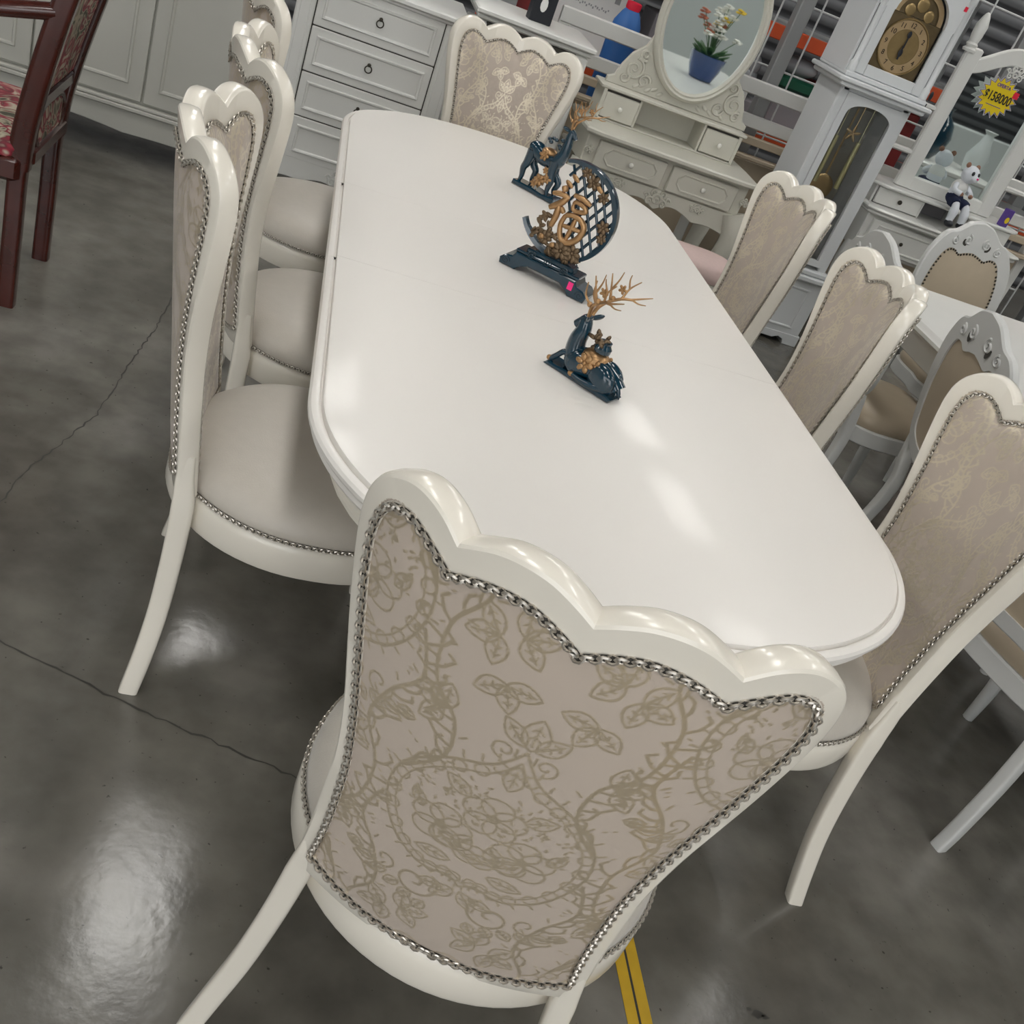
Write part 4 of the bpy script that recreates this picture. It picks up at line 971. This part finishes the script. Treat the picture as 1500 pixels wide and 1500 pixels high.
# price tag hanging on the mirror
tg = thing('price_tag', 'yellow starburst price tag hanging on the arched mirror', 'price tag', (2.52,2.695,1.43))
def star(n, r0, r1, sx=1.2): return [(sx*(r0 if k % 2 else r1)*math.cos(2*PI*k/(2*n)), (r0 if k % 2 else r1)*math.sin(2*PI*k/(2*n))) for k in range(2*n)]
fr2 = lambda dy: (lambda a,b,c: (a, c+dy, b))
obj('card', G().prism(star(18,.076,.100,1.15), .002, fr2(0), .0003), 'paper', tg)
obj('card_outline', G().prism(star(18,.073,.096,1.15), .001, fr2(-.001), .0002), 'purple', tg)
obj('card_face', G().prism(star(18,.069,.090,1.15), .001, fr2(-.002), .0002), 'tagyellow', tg)
text_mesh('price', '$158000', .040, lambda x,y,z:(x*1.12,-.0035-z,y*1.5-.004), 'black', tg, bold=.0006)
text_mesh('offer_word', 'OFERTA', .020, lambda x,y,z:(x*1.1+.002,-.0035-z,y*1.1+.052), 'purple', tg, bold=.0005)
obj('small_print', G().box((.0,-.0034,-.042),(.09,.0006,.003),0), 'purple', tg)
obj('red_corner', G().box((.086,-.0040,.034),(.030,.001,.030),0), 'red', tg)
# plush bear sitting on the upper box
be = thing('plush_bear', 'white plush bear in a white top and navy shorts on the dressing table', 'soft toy', (2.53,2.575,.892), .25)
g = G(); g.ball((0,.02,.085),(.042,.036,.058),16,10); g.ball((0.004,.0,.180),(.046,.042,.044),18,12); g.ball((.008,-.036,.170),(.022,.018,.018),12,8)
for s in (-1,1):
    q = smooth_path([(s*.022,-.005,.035),(s*.034,-.05,.036),(s*.040,-.068,.0),(s*.042,-.070,-.045)],4); g.tube(q,[.021+.002*math.sin(k) for k in range(len(q))],10)
    q = smooth_path([(s*.036,.01,.12),(s*.056,-.015,.095),(s*.034,-.046,.088)],4); g.tube(q,[.014]*len(q),8)
obj('body', g, 'plush', be, 70)
for s in (-1,1):
    obj('ear', G().ball((s*.034,.006,.220),(.014,.009,.014),10,7), 'brown', be)
    obj('eye', G().ball((s*.018,-.036,.192),(.009,.007,.011),10,7), 'black', be)
    obj('paw', G().ball((s*.034,-.048,.087),(.013,.011,.011),9,7), 'brown', be)
    obj('shoe', G().ball((s*.043,-.080,-.056),(.020,.028,.018),12,8), 'black', be)
obj('nose', G().ball((.008,-.054,.176),(.007,.005,.005),8,6), 'pink', be)
obj('top', G().ball((0,.018,.108),(.045,.039,.040),16,10), 'paper', be)
g = G(); g.ball((0,.012,.052),(.046,.044,.036),16,10)
for s in (-1,1): g.tube(smooth_path([(s*.022,-.002,.038),(s*.031,-.035,.040),(s*.036,-.052,.034)],4),[.027]*9,10)
obj('shorts', g, 'navy', be, 60)
bp = thing('gift_box', 'small purple box with a yellow spot on the right dressing table', 'box', (2.88,2.62,.8925), .3)
obj('box_body', G().box((0,0,.045),(.05,.03,.09),.002), 'purple', bp); obj('yellow_spot', G().ball((0,-.0155,.035),(.017,.001,.017),14,5), 'tagyellow', bp)

# ------------------------------------------------------------------ second dining set at the right
t2 = thing('dining_table', 'white rectangular dining table set with beige chairs at the right', 'table', (1.98,-.06,0))
g = G(); PR = [(.05,.715),(.01,.72),(0,.73),(0,.742),(.008,.748),(.012,.755),(.018,.760)]
def rect(i, w=.50, h=1.34, r=.06):
    w -= i; h -= i; out = []
    for cx, cy, a0 in ((w-r,h-r,0),(-w+r,h-r,PI/2),(-w+r,-h+r,PI),(w-r,-h+r,1.5*PI)):
        out += [(cx+r*math.cos(a0+PI/2*k/5), cy+r*math.sin(a0+PI/2*k/5)) for k in range(6)]
    return out
obj('tabletop', G().loft([[(x,y,z) for x,y in rect(i)] for i, z in PR]), 'white', t2, 25)
obj('apron', G().loft([[(x,y,z) for x,y in rect(i)] for i, z in ((.075,.62),(.07,.625),(.07,.712))]), 'white', t2, 25)
for sx in (-1,1):
    for sy in (-1,1): obj('leg', G().tube(smooth_path([(sx*.42,sy*1.24,.66),(sx*.445,sy*1.265,.5),(sx*.42,sy*1.24,.25),(sx*.44,sy*1.26,.01)],5),[.042-.0015*k for k in range(16)],10), 'white', t2)

def build_carved_chair():
    root = thing('carved_chair', 'x', 'chair')
    lean = lambda z: -.02-.10*max(0,(z-.45)/.55)
    T = .03
    inn = smooth_path([(0,.53),(.10,.535),(.165,.57),(.185,.66),(.185,.74),(.165,.82),(.135,.865),(.10,.872),(.07,.858),(.035,.868),(0,.875)],5)
    out = smooth_path([(0,.485),(.11,.49),(.20,.545),(.232,.65),(.238,.74),(.225,.83),(.195,.89),(.16,.93),(.115,.945),(.06,.985),(0,1.0)],5)
    inn = inn+[(-x,z) for x,z in inn[-2:0:-1]]; out = out+[(-x,z) for x,z in out[-2:0:-1]]; r = .006
    inn = [(x,z*1.012) for x,z in inn]; out = [(x,z*1.012) for x,z in out]
    rings = []
    for (a,b),(c,d) in zip(inn,out):
        e = Vector((c-a,d-b)); L = e.length; e.normalize(); P = lambda f,o: (a+e.x*f, lean(b+e.y*f)+.35*(a+e.x*f)**2+o, b+e.y*f)
        rings.append([P(0,0),P(L-r,0),P(L,r),P(L,T-r),P(L-r,T),P(0,T)])
    obj('back_frame', G().loft(rings+[rings[0]],True,False), 'chairwhite', root, 32)
    for nm, off in (('back_panel',.006),('front_panel',T-.002)):
        n = len(inn); c = [(0,lean(.71)+off+(.012 if off > .01 else 0),.71)]; g = G()
        vs = [(x*1.01, lean(z)+.35*x*x+off, .71+(z-.71)*1.01) for x,z in inn]+[(x*.6, lean(.71+(z-.71)*.6)+.35*(x*.6)**2+off+(.012 if off > .01 else .0), .71+(z-.71)*.6) for x,z in inn]+c
        g.add(vs, [(i,(i+1) % n,n+(i+1) % n,n+i) for i in range(n)]+[(n+i,n+(i+1) % n,2*n) for i in range(n)]); obj(nm, g, 'beige', root, 60)
    pf = [(x*.97, lean(z)+.35*x*x+T+.002, .71+(z-.71)*.97) for x,z in inn]; g = G()
    P = [Vector(p) for p in pf]; L = 0
    for i in range(len(P)):
        a, b_ = P[i], P[(i+1) % len(P)]; L += (b_-a).length
        if L > .012: g.ball(tuple(b_), (.0048,.004,.0048), 7, 5); L = 0
    obj('nailheads', g, 'bronze', root, 60)
    for s in (-1,1):
        for c_, r0 in (((s*.05,.93),.022),((s*.115,.915),.018)):
            for o_, r_ in ((-.001,.004),(T+.001,.005)): obj('crest_scroll', G().tube([(x, lean(z)+.35*x*x+o_, z) for x,z in spiral(c_,r0,.004,PI/2,s*1.4,20)], r_, 6), 'chairwhite', root, 60)
        for o_ in (-.0012,T+.0012): obj('crest_piercing', G().ball((s*.062,lean(.915)+.35*.062**2+o_,.915),(.011,.0012,.018),10,5,Matrix.Rotation(s*.4,3,'Y')), 'gap', root)
    def so(r_): return [(r_*1.0*math.copysign(abs(math.cos(t))**.55,math.cos(t))*(1.0 if math.sin(t) > 0 else .9), .235+r_*.95*math.copysign(abs(math.sin(t))**.6,math.sin(t))) for t in np.linspace(0,2*PI,49)[:-1]]
    obj('seat_frame', G().loft([[(x,y,z) for x,y in so(R_)] for R_, z in ((.225,.36),(.232,.365),(.232,.415),(.226,.42))]), 'chairwhite', root, 30)
    obj('seat', G().loft([[(x,y,z) for x,y in so(R_)] for R_, z in ((.218,.418),(.225,.432),(.222,.450),(.21,.466),(.18,.478),(.10,.486),(.005,.488))]), 'beige', root, 60)
    for s in (-1,1):
        q = smooth_path([(s*.188,-.008,.54),(s*.176,.005,.46),(s*.175,.02,.36),(s*.185,.0,.2),(s*.20,-.05,.06),(s*.205,-.075,0)],5); m = len(q)
        obj('leg', G().square(q,[.034-(.016*(1-k/5) if k < 5 else 0) for k in range(m)],[.042-.008*k/m-(.020*(1-k/5) if k < 5 else 0) for k in range(m)]), 'chairwhite', root, 50)
        q = smooth_path([(s*.185,.415,.40),(s*.20,.43,.30),(s*.18,.42,.15),(s*.19,.435,0)],5); m = len(q)
        obj('leg', G().tube(q,[.03-.015*k/m for k in range(m)],10), 'chairwhite', root, 50)
    return root
CG = 'carved white chairs with beige seats around the white table'
cc = build_carved_chair(); cc.location = (1.345,.10,0); cc.rotation_euler = (0,0,-1.66); kids_prop(cc, 'carved white chair with beige panel, back turned, between the two right dining chairs', group=CG)
dup(cc, (1.265,.70,0), -1.5, 'carved white chair seen from behind past the middle right dining chair, beige seat showing', CG)
dup(cc, (2.12,1.54,0), PI+.1, 'carved white chair at the far end of the white table, beige oval back facing', CG)
dup(cc, (1.187,-.672,0), -1.3, 'carved white chair at the right edge behind the large right dining chair, only part showing', CG)

# ------------------------------------------------------------------ red mahogany chair, left
rc = thing('mahogany_chair', 'dark red mahogany armchair with floral upholstery, cut by the left edge', 'chair', (-1.345,.83,0), PI/2)
# local: +y is the chair's front (world -x), x across (local x -> world y)
for s in (-1,1):
    q = smooth_path([(s*.19,.02,0),(s*.19,.02,.22),(s*.19,.02,.42),(s*.20,.005,.58),(s*.225,-.05,.85),(s*.235,-.12,1.12)],5); m = len(q)
    obj('leg', G().square(q[:11],[.045]*11,[.05]*11), 'mahogany', rc, 50)
    obj('back_post', G().square(q[10:],[.05]*(m-10),[.06]*(m-10)), 'mahogany', rc, 50)
    obj('front_leg', G().square([(s*.22,.50,0),(s*.22,.49,.2),(s*.22,.48,.42)],[.035,.045,.055],[.035,.045,.055]), 'mahogany', rc, 50)
    obj('arm', G().tube(smooth_path([(s*.228,-.045,.86),(s*.27,.10,.83),(s*.29,.28,.79),(s*.27,.38,.72),(s*.25,.40,.60),(s*.24,.38,.46)],4),.022,10), 'mahogany', rc)
obj('seat_frame', G().box((0,.26,.42),(.46,.50,.07),.012), 'mahogany', rc)
obj('seat', G().loft([[(x*s_,.26+y*s_,z) for x,y in rect(0,.225,.245,.05)] for s_, z in ((1,.452),(1.02,.475),(.97,.505),(.8,.522),(.05,.528))]), 'floral', rc, 60)
obj('cross_rail', G().box((0,-.002,.60),(.36,.035,.045),.010), 'mahogany', rc)
obj('crest_rail', G().box((0,-.11,1.10),(.50,.05,.10),.02), 'mahogany', rc)
P = lambda z: .0-.05*((z-.6)/.25)**1.15 if z > .6 else 0
g = G(); g.loft([[(-w,P(z)+dy,z),(w,P(z)+dy,z),(w,P(z)-dy,z),(-w,P(z)-dy,z)] for z, w in ((.625,.175),(.75,.185),(.9,.195),(1.06,.20)) for dy in (.012,)])
obj('back_panel', g, 'floral', rc)
obj('lower_panel', G().box((0,.004,.515),(.26,.02,.10),.02), 'floral', rc)
obj('lower_panel_frame', G().tube([(.15*math.copysign(abs(math.cos(2*PI*k/28))**.6,math.cos(2*PI*k/28)),0,.515+.062*math.sin(2*PI*k/28)) for k in range(28)],.012,8,True).box((0,.005,.45),(.36,.04,.05),.01), 'mahogany', rc)

# ------------------------------------------------------------------ stock racks behind the bed frame
rk = thing('pallet_rack', 'steel stock rack with orange beams against the dark shutter', 'rack', (2.2,3.95,0))
for x in (-2.0,.85,1.9):
    for y in (-.38,.38): obj('upright', G().box((x,y,1.5),(.09,.07,3.0),.004), 'steel', rk)
for z in (.78,1.30,2.2):
    for y in (-.40,.40): obj('beam', G().box((-.05,y,z),(4.0,.05,.075),.004), 'orange', rk)
    obj('shelf_deck', G().box((-.05,0,z+.03),(3.95,.76,.02),.002), 'steel', rk)
gm = thing('wire_grid', 'white wire display grid in front of the dark shutter', 'wire grid', (2.3,3.32,0))
g = G()
for k in range(12): g.tube([(-1.0+.22*k,0,.0),(-1.0+.22*k,0,2.5)],.0055,6)
for k in range(8): g.tube([(-1.0,.006,.15+.33*k),(1.42,.006,.15+.33*k)],.0055,6)
obj('grid_wires', g, 'wire', gm)
gp = thing('display_post', 'tall grey post standing behind the oval mirror', 'post', (1.60,3.22,0)); obj('post_shaft', G().box((0,0,1.5),(.075,.075,3.0),.006), 'steel', gp); obj('base_plate', G().box((0,0,.006),(.18,.18,.012),.002), 'steel', gp)
def carton(name, label, cat, x, y, z, w, d, h, m, rz=0., m2=None):
    t = thing(name, label, cat, (x,y,z), rz)
    obj('box_body', G().box((0,0,h/2),(w,d,h),.006), m, t)
    if m2: obj('box_lid', G().box((0,0,h+.0),(w+.012,d+.012,h*.22),.006), m2, t)
    return t
DK = .8205
t = carton('storage_tub','pale grey tub with a dark green lid beside the grandfather clock','tub',1.92,3.72,DK,.22,.2,.22,'greybox',.1); obj('tub_lid', G().box((0,0,.255),(.23,.21,.07),.015), 'green', t)
t = thing('wrapped_parcel','clear plastic wrapped bundle on the green tub','parcel',(1.92,3.72,DK+.292)); obj('bundle', G().ball((0,0,.054),(.12,.10,.052),16,10), 'cloudy', t)
carton('carton','flat grey carton on the rack right of the oval mirror','carton',1.60,3.72,DK,.30,.22,.10,'greybox',-.1)
t = thing('wrapped_parcel','clear plastic wrapped bundle on the flat grey carton','parcel',(1.58,3.74,DK+.102)); obj('bundle', G().ball((0,0,.10),(.14,.10,.10),16,10).ball((.05,-.02,.17),(.08,.07,.07),14,8), 'cloudy', t)
carton('carton','dark red carton on the rack close to the grandfather clock','carton',2.18,3.80,DK,.22,.25,.30,'darkred')
t = carton('picture_box','white cardboard box printed with small blue pictures behind the rail','carton',.66,3.72,DK,.40,.12,.40,'paper',.0)
for k, (x, z, w, h, m) in enumerate(((-.13,.35,.07,.05,'steel'),(-.03,.345,.05,.05,'blue'),(.07,.35,.04,.04,'darkred'),(.12,.32,.03,.03,'steel'))): obj('printed_picture', G().box((x,-.0608,z),(w,.001,h),0), m, t)
g = G()
for k in range(16): g.box((-.10+.0125*k,-.0606,.255+.006*math.sin(2.2*k)),(.008,.001,.006+.006*abs(math.sin(1.7*k))),0)
obj('printed_script', g, 'steel', t)
t = thing('blue_container','blue plastic container with a red neck left of the oval mirror','container',(.77,3.26,0))
obj('container_body', G().lathe([(.06,.55),(.075,.57),(.078,.85),(.082,1.0),(.075,1.09),(.05,1.14),(.035,1.16)],(0,0,0),18,1.,.7), 'blue', t); obj('neck', G().lathe([(.036,1.155),(.04,1.165),(.04,1.19),(.03,1.195)],(0,0,0),16,1.,.8), 'red', t)
obj('pedestal', G().box((0,0,.27),(.2,.2,.54),.01), 'greybox', t)
for x, y, z, w, h, m, lab in ((1.14,3.84,DK,.25,.34,'greybox','grey carton on the rack behind the oval mirror'),(.31,3.82,DK,.24,.30,'darkred','dark red carton on the rack behind the white dresser'),(2.6,3.82,DK,.3,.34,'darkred','dark red carton on the rack behind the arched mirror')): carton('carton',lab,'carton',x,y,z,w,.3,h,m)

# things seen in the mirrors, out of frame to the right
pt = thing('flower_pot', 'blue pot of white and yellow flowers reflected in the oval mirror', 'flower pot', (1.92,-.28,.7605))
obj('pot', G().lathe([(.07,0),(.085,.005),(.115,.08),(.13,.155),(.135,.17),(.12,.17),(.11,.15),(.001,.14)],(0,0,0),22), 'potblue', pt)
g = G(); rr = random.Random(9); fw = G(); fy = G(); fp = G()
for k in range(26):
    a = rr.uniform(0,2*PI); r_ = rr.uniform(.02,.16); h = rr.uniform(.28,.52); tip = (r_*math.cos(a), r_*math.sin(a), h)
    g.tube(smooth_path([(0,0,.12),(r_*.3*math.cos(a),r_*.3*math.sin(a),h*.6),tip],4),.003,5)
    tgt = fw if k % 3 else (fy if k % 2 else fp)
    for q in range(5): b_ = 2*PI*q/5; tgt.ball((tip[0]+.022*math.cos(b_),tip[1]+.022*math.sin(b_),tip[2]+.01*math.sin(3*b_)),(.02,.02,.008),7,5)
for k in range(16):
    a = 2*PI*k/16; g.ball((.09*math.cos(a),.09*math.sin(a),.17+.03*(k % 2)),(.07,.022,.008),8,5,Matrix.Rotation(a,3,'Z') @ Matrix.Rotation(-.5,3,'Y'))
obj('leaves', g, 'leaf', pt, 60); obj('white_flowers', fw, 'flowerwhite', pt, 60); obj('yellow_flowers', fy, 'flowerred', pt, 60); obj('rust_flowers', fp, 'flowerpink', pt, 60)
sd = thing('display_table', 'white display table seen in the arched mirror', 'table', (4.3,-.75,0))
obj('tabletop', G().box((0,0,.72),(1.2,1.0,.04),.008), 'white', sd)
for sx in (-1,1):
    for sy in (-1,1): obj('leg', G().box((sx*.52,sy*.42,.35),(.06,.06,.70),.006), 'white', sd)
vz = thing('teal_vase', 'round teal vase seen in the arched mirror', 'vase', (4.25,-.55,.7405)); obj('vase_body', G().lathe([(.04,0),(.06,.01),(.12,.10),(.14,.2),(.11,.3),(.05,.36),(.045,.40),(.06,.42)],(0,0,0),24), 'teal', vz)
vz = thing('white_vase', 'tall white vase seen in the arched mirror', 'vase', (4.75,-.6,.7405)); obj('vase_body', G().lathe([(.05,0),(.08,.02),(.10,.14),(.05,.26),(.035,.33),(.06,.36)],(0,0,0),24), 'wallwhite', vz)

# ------------------------------------------------------------------ light and view
SC.cycles.max_bounces = 8; SC.cycles.diffuse_bounces = 4; SC.cycles.glossy_bounces = 4
w = bpy.data.worlds.new('world'); SC.world = w; w.use_nodes = True
w.node_tree.nodes['Background'].inputs['Color'].default_value = (.95,.97,1,1); w.node_tree.nodes['Background'].inputs['Strength'].default_value = .3
SC.view_settings.view_transform = 'Standard'; SC.view_settings.look = 'None'; SC.view_settings.exposure = .22
